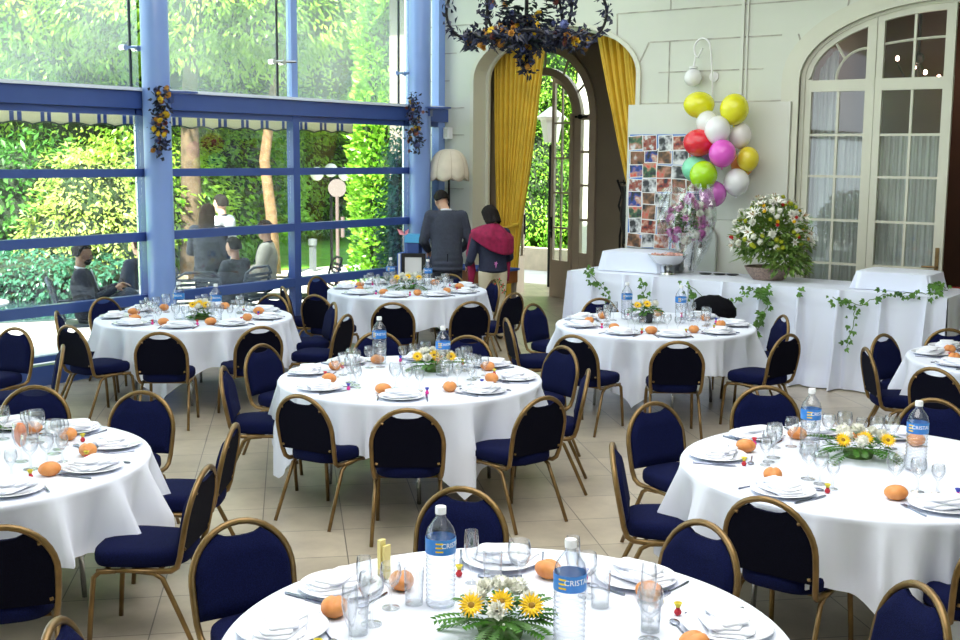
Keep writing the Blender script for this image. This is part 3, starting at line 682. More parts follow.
CH = [('T4', -5.10, 5.42, 5, 'leftmost of the two chairs seen squarely from behind at the middle table\'s near side'),
('T4', -4.47, 5.45, 38, 'chair in the centre of the picture, its back squarely to us, middle table'),
('T4', -4.13, 6.08, 76, 'angled chair at the middle table\'s right front, seat reaching under the cloth'),
('T4', -4.36, 6.84, 121, 'chair seen edge-on at the right side of the middle table'),
('T4', -4.89, 7.49, 160, 'chair facing us at the back right of the middle table'),
('T4', -5.97, 5.69, -50, 'chair seen edge-on at the left front of the middle table'),
('T4', -6.42, 6.38, -85, 'tall dark chair back at the left end of the middle table'),
('T4', -6.21, 7.24, -131, 'chair with only its hoop showing behind the middle table\'s left water bottle'),
('T4', -5.60, 7.46, -160, 'chair with only its hoop showing behind the middle table\'s right glasses'),
('T6', -9.70, 10.44, -82, 'blue chair nearest the glass wall at the far table\'s left end'),
('T6', -8.70, 9.31, 5, 'dark chair at the left front of the far table, below the blue one'),
('T6', -9.34, 9.60, -33, 'chair beside the window mullion, left of the far table'),
('T6', -7.77, 9.26, 35, 'left of two dark chair backs in front of the far table'),
('T6', -7.29, 9.75, 59, 'right of two dark chair backs in front of the far table'),
('T6', -8.26, 11.28, 147, 'blue chair standing just in front of the woman in the magenta shawl'),
('T6', -7.44, 10.54, 88, 'leaning chair at the right end of the far table'),
('T6', -8.85, 11.42, -170, 'chair in front of the suited man, only its hoop showing'),
('T7', -5.86, 9.00, -44, 'narrow edge-on chair at the left front of the buffet-side table'),
('T7', -6.18, 9.83, -91, 'chair at the left end of the buffet-side table, near the archway'),
('T7', -5.04, 8.58, 1, 'dark angled chair back at the buffet-side table\'s near left'),
('T7', -4.36, 8.78, 34, 'chair back seen squarely at the buffet-side table\'s near side'),
('T7', -4.35, 10.43, 131, 'farther of two chairs at the right end of the buffet-side table'),
('T7', -3.92, 9.54, 77, 'nearer of two chairs at the right end of the buffet-side table'),
('T7', -5.95, 10.50, -128, 'chair between buffet and table, its hoop behind the left glasses'),
('T7', -5.13, 11.01, -177, 'chair draped with a black jacket in front of the buffet'),
('T5', -9.89, 7.50, -85, 'chair behind the left end of the window-side table'),
('T5', -8.74, 6.35, 0, 'chair turned sideways at the window-side table\'s left front'),
('T5', -9.43, 6.76, -40, 'narrow edge-on chair by the glass, half hidden at the window-side table\'s left'),
('T5', -7.99, 6.50, 39, 'chair seen squarely from behind in front of the window-side table'),
('T5', -7.68, 7.14, 68, 'chair at the window-side table\'s right front, behind another dark chair back'),
('T5', -7.63, 7.98, 108, 'dark leaning chair back at the right of the window-side table'),
('T5', -8.23, 8.43, 145, 'narrow blue chair back between the window-side and far tables'),
('T5', -8.99, 8.50, -169, 'chair behind the window-side table, hoop showing at its right end'),
('T3', -6.40, 4.10, -137, 'dark chair back behind the left front table\'s glasses'),
('T3', -5.80, 4.36, -155, 'chair behind the right end of the left front table, top hole showing'),
('T3', -5.02, 4.17, 126, 'chair at the left front table, second from its nearest, seen half sideways'),
('T3', -4.47, 3.50, 122, 'large chair in profile with full seat showing right of the left front table'),
('T3', -4.42, 2.71, 55, 'big dark chair back in the bottom left corner'),
('T1', -2.97, 3.83, -165, 'chair facing us behind the nearest table\'s left bottle'),
('T1', -3.23, 3.07, -112, 'blue chair facing us at the nearest table\'s left side'),
('T1', -2.06, 4.03, 160, 'blue chair facing us behind the right part of the nearest table'),
('T1', -2.94, 2.27, -51, 'chair of which only the hoop shows on the bottom edge, left'),
('T1', -1.24, 3.88, 138, 'blue chair at the bottom edge, right of the nearest table'),
('T2', -2.76, 6.94, -150, 'chair facing us behind the left of the right front table'),
('T2', -2.67, 5.35, -62, 'narrow edge-on chair left of the right front table'),
('T2', -2.98, 6.17, -112, 'chair in three-quarter view beyond the edge-on one, right front table'),
('T2', -1.88, 5.06, -4, 'large dark chair back before the right front table\'s hanging cloth'),
('T2', -1.12, 5.20, 40, 'chair at the right edge whose seat corner shows beneath the cloth'),
('T2', -1.89, 7.16, -177, 'chair behind the right front table, pale hoop under the right bottle'),
('T8', -2.65, 9.32, -58, 'narrow edge-on chair left of the right edge table'),
('T8', -2.74, 9.91, -105, 'wider of two chair backs left of the right edge table, behind the narrow one'),
('T8', -2.51, 10.42, -150, 'chair behind the right edge table, hoop against the buffet cloth'),
('T8', -2.13, 8.85, -17, 'dark chair back in front of the right edge table'),
('X', -8.90, 5.42, 192, 'blue chair at the left edge before the low window rail'),
('X', -8.01, 5.15, 146, 'thin edge-on chair between the left edge chairs near the window')]
CL = {}
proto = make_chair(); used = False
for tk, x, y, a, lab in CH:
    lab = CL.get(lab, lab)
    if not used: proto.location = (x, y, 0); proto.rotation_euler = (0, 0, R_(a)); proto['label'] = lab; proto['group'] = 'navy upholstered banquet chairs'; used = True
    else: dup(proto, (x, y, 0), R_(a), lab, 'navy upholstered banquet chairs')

# ================================================================== tables
ZT = .755; RT = .915
def legs(t):
    for k in range(4):
        a = PI/4+PI/2*k; c_, s_ = cos(a), sin(a)
        MB().tube([(c_*q, s_*q, z) for q, z in ((.30, .72), (.34, .55), (.40, .40), (.52, .30), (.56, .22), (.57, 0))], .014, 8).build('leg', M['steel'], t, smooth=180)
def cloth(name, x, y, ph, seed, tk):
    r = random.Random(seed); ps = [r.uniform(0, 6.28) for _ in range(6)]; nf = r.choice([15, 17, 16]); NA = 288
    def hang(a):
        b_ = (a-ph) % (PI/2)-PI/4        # corners of the square cloth at ph + k*90
        side = 1.235/max(cos(b_), .7072)
        h = side-RT; return .32+(h-.32)*.58 if h > .32 else h
    def R(a, s):
        k = min(1, s/.42); h = hang(a); cor = max(0, (h-.40)/.3)*.8
        u_ = sin(nf*a+ps[0]+1.1*sin(3*a+ps[1])); w = (u_*.6+.4*u_*abs(u_))*.048+sin((nf*2+3)*a+ps[2]+.8*sin(2*a))*.010+sin(5*a+ps[3])*.022
        w2 = abs(sin((nf/2)*a+ps[4]))*.035
        rg = (1-abs(sin(nf*a/2+ps[4]+.9*sin(2*a+ps[2]))))**3
        return RT+.010+.015*s+(w*1.05+rg*.10-.018)*min(1, s/.28)*(1+.3*cor)
    mb = MB(); prof = [0, .3, .6, .8, .89]
    vs = []; nr = len(prof)+3+16
    for k in range(NA):
        a = 2*PI*k/NA; L = hang(a)+.012*sin(7*a+ps[5])
        for q in prof: vs.append((q*cos(a), q*sin(a), ZT))
        for q, z in ((RT-.004, -.0015), (RT+.006, -.006), (RT+.012, -.016)): vs.append((q*cos(a), q*sin(a), ZT+z))
        for j in range(1, 17):
            s = L*j/16; q = R(a, s); vs.append((q*cos(a), q*sin(a), ZT-.016-s*.985))
    fs = [(k*nr+i, ((k+1) % NA)*nr+i, ((k+1) % NA)*nr+i+1, k*nr+i+1) for k in range(NA) for i in range(nr-1)]
    o = fixn(mb.add(vs, fs).build(name, M['cloth'], smooth=180, loc=(x, y, 0)))
    return tag(o, 'white tablecloth with hanging corners on '+TN[tk], 'tablecloth', 'white tablecloths')
CP = {'T1': 20, 'T2': -48, 'T3': -45, 'T4': -30, 'T5': -60, 'T6': -80, 'T7': -75, 'T8': -10}
for i, (k, (x, y)) in enumerate(TAB.items()):
    t = thing('round_table', 'round banquet table hidden under the white cloth of '+TN[k], 'table', (x, y, 0), 0, 'round banquet tables')
    MB().lathe([(0, .72), (.90, .72), (.905, .735), (.90, .748), (0, .748)], 64).build('tabletop', M['brown'], t); legs(t)
    cloth('tablecloth', x, y, R_(CP[k]), i+3, k)

# ---- one of each piece of tableware (local: +Y towards the table centre, z=0 on the cloth)
def pl_plate(): return MB().lathe([(0, .004), (.075, .004), (.082, .006), (.146, .019), (.151, .021), (.148, .0235), (.083, .011), (.075, .009), (0, .009)], 40).build('dinner_plate', M['porcelain'])
def pl_napkin():
    mb = MB()
    for k, (w, d, z, a) in enumerate(((.125, .078, .024, 0), (.120, .072, .034, .08), (.112, .062, .044, -.06), (.095, .052, .054, .14))):
        o = []
        for q in range(28):
            t = 2*PI*q/28; x = (abs(cos(t))**.45)*(1 if cos(t) > 0 else -1)*w; y = (abs(sin(t))**.45)*(1 if sin(t) > 0 else -1)*d
            y += .014*sin(x*30+k*2); x += .008*sin(y*50+k); o.append((x*cos(a)-y*sin(a), x*sin(a)+y*cos(a)))
        mb.prism(o, 0, 0, insets=[(.97, z-.006), (1, z-.003), (.99, z+.001), (.9, z+.004), (.5, z+.006)])
    return mb.build('napkin', M['napkin'], smooth=60)
def pl_roll():
    mb = MB().ell((0, 0, .028), (.046, .038, .030), 20, 12)
    mb.v = [(x*(1+.05*sin(y*90)), y, z-(.006*math.exp(-(y/.006)**2) if z > .035 else 0)) for x, y, z in mb.v]
    return mb.build('bread_roll', M['crust'], smooth=180)
def goblet(h, rb, hb):
    p = [(0, .001), (rb*.82, .001), (rb*.80, .004), (.006, .010), (.0042, .02), (.0042, h-hb-.008), (.010, h-hb), (rb*.75, h-hb*.78), (rb, h-hb*.48), (rb*.97, h-hb*.2), (rb*.86, h), (rb*.83, h), (rb*.93, h-hb*.2), (rb*.96, h-hb*.46), (rb*.7, h-hb*.72), (0, h-hb+.006)]
    return MB().lathe(p, 24)
def tumbler(h, r): return MB().lathe([(0, .001), (r*.85, .001), (r, h), (r*.95, h), (r*.8, .008), (0, .008)], 24)
def fork():
    mb = MB().tube([(0, -.09, .005), (0, -.02, .003), (0, .03, .004), (0, .045, .006)], [.0045, .003, .0025, .005], 6)
    mb.prism([(-.010, .045), (.010, .045), (.012, .060), (-.012, .060)], .004, .007)
    for x in (-.0095, -.0032, .0032, .0095): mb.box((x, .077, .006), (.003, .036, .0025))
    return mb.build('fork', M['cutlery'])
def knife():
    mb = MB().tube([(0, -.11, .005), (0, -.06, .006), (0, -.01, .005)], [.005, .006, .004], 6)
    mb.prism([(-.006, -.01), (.008, -.01), (.009, .07), (.004, .105), (-.006, .11)], .004, .0065)
    return mb.build('knife', M['cutlery'])
def spoon():
    mb = MB().tube([(0, -.08, .005), (0, -.01, .003), (0, .04, .005)], [.0045, .0028, .004], 6).ell((0, .060, .006), (.017, .027, .005), 14, 7)
    return mb.build('spoon', M['cutlery'])
def favour(c1, c2):
    t = thing('sugared_almond_favour', '', 'party favour')
    MB().ell((0, 0, .012), (.013, .013, .012), 12, 8).ell((0, 0, .026), (.008, .008, .006), 10, 6).build('pouch', c1, t)
    MB().lathe([(.006, .027), (.015, .045), (.012, .046), (.004, .030)], 12).build('ribbon', c2, t)
    return t
M['fav1'] = mat('fuchsia_tulle', (.75, .03, .32), .6); M['fav2'] = mat('red_tulle', (.55, .02, .04), .6); M['fav3'] = mat('blue_tulle', (.04, .06, .45), .6); M['fav4'] = mat('yellow_tulle', (.7, .6, .05), .6)
P0 = {'plate': pl_plate(), 'napkin': pl_napkin(), 'roll': pl_roll(), 'big': goblet(.168, .040, .095).build('stemmed_glass', M['crystal'], smooth=60), 'mid': goblet(.150, .035, .080).build('stemmed_glass', M['crystal'], smooth=60),
      'small': goblet(.128, .029, .065).build('stemmed_glass', M['crystal'], smooth=60), 'flute': goblet(.185, .025, .125).build('champagne_flute', M['crystal'], smooth=60), 'tum': tumbler(.12, .034).build('tumbler', M['crystal'], smooth=60), 'fork': fork(), 'knife': knife(), 'spoon': spoon()}
FV = [favour(M['fav1'], M['fav2']), favour(M['fav2'], M['fav4']), favour(M['fav1'], M['fav3'])]
first = set()
SET = {'T1': [179, -148, 126, 84, 43, -20], 'T2': [160, -156, -102, -45, 97, 128, 42, 3], 'T3': [128, 98, 60, 23, -15, -55, 165, -95], 'T4': [-153, -105, -55, -9, 31, 75, 169, 122],
       'T5': [-135, -92, -52, -13, 27, 72, -175, 125], 'T6': [-150, -100, -62, -24, 12, 60, 110, 160], 'T7': [-171, -130, -86, -50, -12, 32, 80, 130], 'T8': [161, -165, -125, -85, 120, 75]}
OR = ['first', 'second', 'third', 'fourth', 'fifth', 'sixth']
def put(key, cx, cy, a, lx, ly, rot, lab, cat, group, z=ZT, sc=1.):
    """a copy of a piece at local (lx, ly) of the place whose diner looks along a"""
    ca, sa = cos(a), sin(a)                   # local +Y = (ca, sa) ; +X = (sa, -ca)
    x = cx+lx*sa+ly*ca; y = cy-lx*ca+ly*sa
    px, py = proj((x, y, z))
    if not (-25 < px < 985 and py < 655): return None
    src = P0[key] if isinstance(key, str) else FV[key]
    if key in first or not isinstance(key, str):
        pass
    if key not in first: o = src; first.add(key)
    else:
        o = src.copy(); C.objects.link(o)
        for ch in src.children:
            c_ = ch.copy(); C.objects.link(c_); c_.parent = o
    o.location = (x, y, z); o.rotation_euler = (0, 0, a-PI/2+rot); o.scale = (sc, sc, sc)
    tag(o, lab, cat, group); return o
rr = random.Random(11)
for tk, angs in SET.items():
    cx, cy = TAB[tk]; half = {0: [], 1: []}
    for d in angs:
        v = Vector((cos(R_(d)), sin(R_(d)))); half[0 if v.dot(VIEW2) < .0 else 1].append((v.dot(RIGHT2), d))
    for hf, L in half.items():
        L.sort(); vis = [d for s, d in L if -25 < proj((cx+.72*cos(R_(d)), cy+.72*sin(R_(d)), ZT))[0] < 985 and proj((cx+.72*cos(R_(d)), cy+.72*sin(R_(d)), ZT))[1] < 655]
        for n, d in enumerate(vis):
            where = 'at the %s place from the left, %s side of %s' % (OR[n], 'near' if hf == 0 else 'far', TN[tk]); w2 = where.replace('at the ', '').replace(' from the left', ' from left')
            a = R_(d+180); rad = .735
            bx, by = cx+rad*cos(R_(d)), cy+rad*sin(R_(d)); j = lambda s=.012: rr.uniform(-s, s)
            g = lambda s: s+' on '+TN[tk]
            put('plate', bx, by, a, j(.006), j(.006), 0, 'white dinner plate, '+w2, 'plate', g('dinner plates'))
            put('napkin', bx, by, a, j(), j(), j(.5), 'folded white napkin, '+w2, 'napkin', g('folded napkins'))
            put('roll', bx, by, a, -.15+j(.02), .155+j(.02), j(1.2), 'golden bread roll, '+w2, 'bread', g('bread rolls'), sc=1.2)
            put('fork', bx, by, a, -.155+j(.006), -.01+j(), j(.12), 'steel table fork, '+w2, 'fork', g('forks'))
            put('knife', bx, by, a, .155+j(.006), .0+j(), j(.12), 'steel table knife, '+w2, 'knife', g('knives'))
            put('spoon', bx, by, a, .02+j(), .165+j(.01), -1.4+j(.3), 'steel dessert spoon, '+w2, 'spoon', g('spoons'))
            put(rr.choice([0, 1, 2]), bx, by, a, .15+j(.02), .145+j(.02), j(3), 'small coloured favour, '+w2, 'favour', g('favours'))
            gx = .02+j(.02); kinds = ['big', 'mid', 'small']
            if tk == 'T1': kinds = ['tum', 'mid', 'flute'] if n % 2 else ['big', 'tum', 'flute']
            nm = {'big': 'large stemmed glass', 'mid': 'middle-sized stemmed glass', 'small': 'small stemmed glass', 'flute': 'tall champagne flute', 'tum': 'plain straight tumbler'}
            for q, kd in enumerate(kinds): put(kd, bx, by, a, gx-.085+.085*q+j(.008), .26+.03*(1-q)+j(.012), j(3), nm[kd]+', '+w2, 'glass', g('drinking glasses'), sc=1.08)
for k, o in list(P0.items()):
    if k not in first: bpy.data.objects.remove(o)
for k, o in enumerate(FV):
    if k not in first:
        for ch in list(o.children): bpy.data.objects.remove(ch)
        bpy.data.objects.remove(o)

# ---- water bottles
def label_text(txt, size, r, z, parent, a0=0., colr=(.95, .97, 1)):
    cu = bpy.data.curves.new('lettering', 'FONT'); cu.body = txt; cu.size = size; cu.align_x = 'CENTER'; cu.align_y = 'CENTER'; cu.extrude = .0004; cu.resolution_u = 3
    to = bpy.data.objects.new('lettering', cu); C.objects.link(to); dg = bpy.context.evaluated_depsgraph_get(); dg.update()
    me = bpy.data.meshes.new_from_object(to.evaluated_get(dg)); bpy.data.objects.remove(to)
    for v in me.vertices:
        x, y, h = v.co; a = x/r+a0; v.co = ((r+h)*sin(a), -(r+h)*cos(a), z+y)
    me.materials.clear(); me.materials.append(mat('label_ink', colr, .5)); o = bpy.data.objects.new('lettering', me); C.objects.link(o); o.parent = parent; return o
BT = [('T1', (-2.40, 3.10), 'clear plastic water bottle at the left of the flowers on the nearest table'), ('T1', (-1.86, 3.07), 'clear plastic water bottle right of the flowers on the nearest table'),
      ('T2', (-2.14, 5.93), 'water bottle left of the flowers on the right front table'), ('T2', (-1.60, 5.95), 'water bottle right of the flowers on the right front table'),
      ('T4', (-5.71, 6.62), 'water bottle behind the left glasses of the middle table'), ('T4', (-5.04, 6.53), 'water bottle right of the flowers on the middle table'),
      ('T5', (-8.76, 7.28), 'left of the two water bottles on the window-side table'), ('T5', (-8.36, 7.38), 'right of the two water bottles on the window-side table'),
      ('T6', (-8.98, 10.62), 'left of the two water bottles on the far table'), ('T6', (-8.50, 10.72), 'right of the two water bottles on the far table'),
      ('T7', (-5.45, 9.95), 'left of the two water bottles on the buffet-side table'), ('T7', (-4.93, 10.05), 'right of the two water bottles on the buffet-side table')]
def bottle():
    t = thing('water_bottle', '', 'bottle')
    p = [(0, .004), (.030, .0), (.041, .006), (.043, .015)]
    for k in range(9): z = .022+k*.017; p += [(.0435, z), (.0395, z+.0075), (.0435, z+.015)]
    p += [(.0435, .185), (.0435, .235), (.042, .245), (.038, .262), (.026, .283), (.0165, .297), (.014, .302), (.014, .318)]
    p = [(q*1.2, z*1.06) for q, z in p]
    MB().lathe(p, 28).build('bottle_body', M['pet'], t, smooth=50)
    MB().lathe([(0, .330), (.0188, .330), (.0192, .350), (.0180, .356), (0, .356)], 20).build('cap', M['cap'], t)
    MB().lathe([(.0526, .196), (.0532, .197), (.0532, .249), (.0526, .2495)], 28).build('bottle_label', M['label'], t)
    return t
b0 = bottle(); look = math.atan2(-VIEW2.x, VIEW2.y)
for n, (tk, (x, y), lab) in enumerate(BT):
    o = b0 if n == 0 else None
    if n == 0: b0.location = (x, y, ZT); b0.rotation_euler = (0, 0, look+.1); tag(b0, lab, 'bottle', 'plastic water bottles')
    else: o = dup(b0, (x, y, ZT), look-.1+.3*(n % 3), lab, 'plastic water bottles')
for n, (tk, (x, y), lab) in enumerate(BT):
    o = [q for q in bpy.data.objects if q.get('label') == lab][0]
    a0 = {0: .85, 1: .25}.get(n, .1)
    label_text('CRISTAL', .0250, .0535, .229, o, a0)
    yy = MB()
    for z in (.239, .225, .211):
        aa = [a0-1.25+.12*k for k in range(6)]; yy.grid(lambda u, v: (.0536*sin(aa[0]+.5*u), -.0536*cos(aa[0]+.5*u), z-.004+.006*v), 8, 2)
    yy.build('label_band', M['petal_y'], o)

# ---- flowers
def frond(mb, base, d, L, mi=0, w=.05, n=14, droop=.5, r=None):
    r = r or rnd; d = Vector(d).normalized(); p = Vector(base); side = d.cross(Vector((0, 0, 1))); side = side.normalized() if side.length > 1e-3 else Vector((1, 0, 0)); st = L/n
    for k in range(n):
        t = k/n; p = p+d*st; d = (d+Vector((0, 0, -droop/n))).normalized()
        l = w*math.sin(PI*min(1, .18+.82*(1-t)**.8))*1.0+.006; up = side.cross(d)
        for s in (-1, 1): mb.leafq(p, side*s+d*.45, up, l, l*.38, mi)
    return mb
def flower_head(kind, rad, r):
    mb = MB(); 
    if kind == 'gerbera':
        for lay, (n, L, tilt) in enumerate(((18, 1, .08), (14, .72, .3))):
            for k in range(n):
                a = 2*PI*k/n+lay*.2; d = Vector((cos(a), sin(a), tilt)); mb.leafq(d*rad*.18, d, (0, 0, 1), rad*L*.85, rad*.24)
        mb.ell((0, 0, .06*rad), (rad*.24, rad*.24, rad*.12), 10, 6, mi=1)
    elif kind == 'mum':
        for k in range(110):
            z = r.uniform(-.15, 1); a = r.uniform(0, 6.28); q = math.sqrt(max(0, 1-z*z)); d = Vector((q*cos(a), q*sin(a), z)); mb.leafq(d*rad*.35, d, d.orthogonal(), rad*.62, rad*.28)
        mb.ell((0, 0, .1*rad), rad*.6, 10, 7)
    elif kind == 'rose':
        for k in range(26):
            a = k*2.4; q = .15+.8*k/26; d = Vector((cos(a)*q, sin(a)*q, 1.05-q)); mb.leafq((0, 0, -.1*rad), d, Vector((-sin(a), cos(a), 0)).cross(d), rad*.95, rad*.7)
    elif kind == 'lily':
        for k in range(6):
            a = PI/3*k; d = Vector((cos(a), sin(a), .45)); mb.leafq((0, 0, 0), d, (0, 0, 1), rad, rad*.38)
        for k in range(4): mb.tube([(0, 0, 0), (cos(k*1.6)*rad*.2, sin(k*1.6)*rad*.2, rad*.55)], rad*.03, 4, mi=1)
    return mb
def add_flower(parent, kind, rad, p, nrm, m1, r, name='flower', lab=None):
    o = flower_head(kind, rad, r).build(name, [m1, M['disc']], parent, smooth=0)
    q = Vector(nrm).normalized().to_track_quat('Z', 'Y'); o.rotation_mode = 'QUATERNION'; o.rotation_quaternion = q; o.location = p
    if lab: o['label'] = lab
    return o
def centrepiece(x, y, lab, R=.19, hgt=.10, seed=1, pot=None, yellow=3, white=8, z=ZT, ferns=14):
    r = random.Random(seed); t = thing('flower_centrepiece', lab, 'flower arrangement', (x, y, z), 0, 'table flower arrangements'); base = .02
    if pot: MB().prism([(-.055, -.055), (.055, -.055), (.055, .055), (-.055, .055)], 0, 0, insets=[(.8, 0), (1, .09), (.92, .09), (.85, .03)]).build('pot', pot, t, smooth=0); base = .09
    else: MB().lathe([(0, 0), (.07, 0), (.08, .03), (.07, .035), (0, .035)], 20).build('pot', M['stem'], t)
    mb = MB()
    for k in range(ferns):
        a = 2*PI*k/ferns+r.uniform(-.2, .2); frond(mb, (0, 0, base+.01), (cos(a), sin(a), r.uniform(.15, .7)), R*r.uniform(.8, 1.15), w=.042, r=r, droop=.7)
    for k in range(60):
        a = r.uniform(0, 6.28); q = r.uniform(0, R*.62); mb.leafq((q*cos(a), q*sin(a), base+.02+r.uniform(0, hgt*.6)), (cos(a), sin(a), r.uniform(-.2, .8)), (0, 0, 1), r.uniform(.03, .055), .022)
    mb.build('foliage', M['fern'], t, smooth=0)
    mb = MB()
    for k in range(40):
        a = r.uniform(0, 6.28); q = r.uniform(.04, R*.7); mb.ell((q*cos(a), q*sin(a), base+.05+r.uniform(0, hgt*.6)), .005, 6, 4)
    mb.build('gypsophila', M['petal_w'], t)['kind'] = 'stuff'
    tot = yellow+white
    for k in range(tot):
        a = 2.4*k+r.uniform(-.2, .2); q = R*.55*math.sqrt(k/tot); h = base+hgt*(1-.45*(q/(R*.6))**2)+.01
        yk = k in (0, 2, 5)[:yellow]; px_, py_ = q*cos(a), q*sin(a)
        if yk: i_ = (0, 2, 5).index(k)-(yellow-1)/2; px_, py_, h = -VIEW2.x*.42*R+RIGHT2.x*i_*.48*R, -VIEW2.y*.42*R+RIGHT2.y*i_*.48*R, base+hgt*.95-.012*abs(i_)
        add_flower(t, 'gerbera' if yk else r.choice(['mum', 'rose', 'mum']), .044 if yk else r.uniform(.036, .046), (px_, py_, h+.02), (-VIEW2.x*.9, -VIEW2.y*.9, .8) if yk else (cos(a)*q*6-VIEW2.x*.3, sin(a)*q*6-VIEW2.y*.3, 1), M['petal_y'] if yk else M['petal_w'], r)
    return t
centrepiece(-2.09, 3.02, 'low arrangement of yellow gerberas and white flowers on the nearest table', .20, .11, 3)
centrepiece(-1.92, 6.05, 'low white and yellow flowers with fern on the right front table', .24, .09, 4)
centrepiece(-5.20, 6.64, 'yellow and white flowers with leaves on the middle table', .25, .10, 5)
centrepiece(-8.62, 7.42, 'small white and yellow flowers in greenery on the window-side table', .13, .12, 6)
centrepiece(-8.74, 10.66, 'spreading white and yellow flowers on the far table before the suited man', .27, .12, 7)
centrepiece(-5.20, 9.87, 'yellow flowers in a small black square pot on the buffet-side table', .19, .08, 8, pot=M['dark'], yellow=3, white=1)
centrepiece(-6.06, 3.62, 'flowers with fern cut by the left edge on the left front table', .18, .10, 9)
# orange drink and sticks on the left front table
t = thing('cocktail_glass', 'stemmed glass holding an orange napkin on the left front table', 'glass', (-5.27, 3.35, ZT))
goblet(.20, .042, .13).build('glass_bowl', M['crystal'], t, smooth=60)
MB().ell((0, 0, .14), (.030, .030, .062), 14, 8, jit=.08).build('paper_napkin', mat('salmon_paper', (.85, .28, .13), .7), t)
tag(MB().box2((-2.74, 3.16, ZT), (-2.725, 3.19, ZT+.15)).box2((-2.72, 3.165, ZT), (-2.71, 3.20, ZT+.13)).build('menu_card', mat('yellow_card', (.75, .65, .25), .6), smooth=0), 'thin upright yellow and blue card left of the bottle, nearest table', 'card')
t = tag(MB().box((-2.26, 6.42, ZT+.06), (.12, .03, .10), R_(20)).build('place_card', M['napkin'], smooth=0), 'white folded card behind the bottle on the right front table', 'card')
# black jacket over a chair
mb = MB().ell((0, 0, 0), (.25, .10, .16), 24, 14, jit=.04)
t = tag(mb.build('jacket', M['jet'], smooth=180, loc=(-5.13, 11.22, .74), rz=R_(0)), 'black jacket hung over the chair in front of the buffet', 'jacket')
# ================================================================== buffet
M['bouq'] = leaf_mat('bouquet_green', (.05, .15, .02), (.30, .42, .10), 14, .3)
BX0, BX1, BY0, BY1, BZ = -7.13, -2.92, 11.62, 12.55, 1.0
t = thing('buffet_table', 'long trestle table standing under the pleated white cloth', 'table', (0, 0, 0))
MB().box2((BX0+.02, BY0+.02, BZ-.05), (BX1-.02, BY1-.02, BZ-.012)).build('tabletop', M['brown'], t, smooth=0)
for x in (BX0+.2, -5.8, -4.3, BX1-.2):
    for y in (BY0+.25, BY1-.1): MB().box2((x-.03, y-.03, 0), (x+.03, y+.03, BZ-.05)).build('leg', M['steel'], t, smooth=0)
mb = MB()
mb.box2((BX0-.004, BY0-.004, BZ-.006), (BX1+.004, BY1+.004, BZ))
plx = [-7.13, -6.78, -6.38, -6.02, -5.60, -5.2, -4.78, -4.36, -3.95, -3.52, -3.10]
def front(u, v):
    x = BX0+(BX1-BX0)*u; s = v*.985
    p = min(plx, key=lambda q: abs(x-q-.0)); e = math.exp(-((x-p)/.022)**2)
    y = BY0-.008-.06*s-.02*sin(x*9)*s-.10*e*s*1.2-.03*e+.05*math.exp(-((x-p-.06)/.035)**2)*s-.025*abs(sin(x*13+2*s))*s-.20*max(0, s-.80)*(1+sin(x*7))-(.004 if .10 < s < .12 else 0)
    return (x, y, BZ-s)
mb.grid(front, 330, 26)
mb.grid(lambda u, v: (BX0-.004-.03*v-.02*v*sin(u*22), BY0+(BY1-BY0)*u, BZ-.985*v), 60, 14)
mb.grid(lambda u, v: (BX1+.004+.03*v+.02*v*sin(u*22), BY0+(BY1-BY0)*u, BZ-.985*v), 60, 14)
o = mb.build('buffet_cloth', M['cloth2'], smooth=60); tag(o, 'long white satin cloth with box pleats over the buffet', 'tablecloth')
def draped_box(name, lab, x, y, w, d, h, z, rz, seed):
    r = random.Random(seed); p = r.uniform(0, 6)
    def fn(u, v):
        a = 2*PI*u; q = .16; cx, sy = cos(a), sin(a)
        ex = (abs(cx)**q)*(1 if cx > 0 else -1)*w/2; ey = (abs(sy)**q)*(1 if sy > 0 else -1)*d/2
        if v < .4: k = v/.4*.98; return (ex*k, ey*k, h)
        k = (v-.4)/.6; f = 1+k*(.08+.05*sin(9*a+p)+.03*sin(17*a)); return (ex*f, ey*f, h-.008-(h-.012)*k)
    t = thing(name, lab, 'stand', (x, y, z), rz)
    MB().grid(fn, 160, 18, closed_u=True).build('cloth_cover', M['cloth2'], t, smooth=50)
    return t
draped_box('cake_riser', 'cloth covered box at the left end of the buffet below the photo board', -6.48, 12.12, .76, .50, .235, BZ+.002, R_(4), 1)
draped_box('cake_riser', 'cloth covered round-cornered box at the right end of the buffet', -3.52, 12.10, .74, .52, .19, BZ+.002, 0, 2)
# silver bowl and the wrapped bouquet
t = thing('silver_bowl', 'silver footed bowl of sweets in front of the wrapped bouquet', 'bowl', (-6.04, 11.95, BZ+.002), scale=1.2)
MB().lathe([(0, 0), (.075, 0), (.07, .015), (.02, .035), (.02, .06), (.06, .075), (.13, .11), (.175, .17), (.185, .185), (.18, .187), (.12, .12), (0, .09)], 32).build('bowl', M['silver'], t)
mb = MB(); r = random.Random(3)
for k in range(60):
    a = r.uniform(0, 6.28); q = .15*math.sqrt(r.random()); mb.ell((q*cos(a), q*sin(a), .175+r.uniform(0, .012)), .014, 7, 5)
mb.build('sweets', mat('pink_sweets', (.65, .35, .30), .5, noise=.5, nscale=30), t)
def leaves_ball(mb, c, rad, n, l, w, r, mi=0, down=.2):
    for k in range(n):
        z = r.uniform(-.6, 1); a = r.uniform(0, 6.28); q = math.sqrt(1-z*z); d = Vector((q*cos(a), q*sin(a), z)); s = r.uniform(.35, 1)
        p = Vector(c)+Vector((d.x*rad[0], d.y*rad[1], d.z*rad[2]))*s
        mb.leafq(p, d+Vector((r.uniform(-.6, .6), r.uniform(-.6, .6), r.uniform(-.6, .6)-down)), (r.uniform(-1, 1), r.uniform(-1, 1), 1), l*r.uniform(.7, 1.3), w, mi)
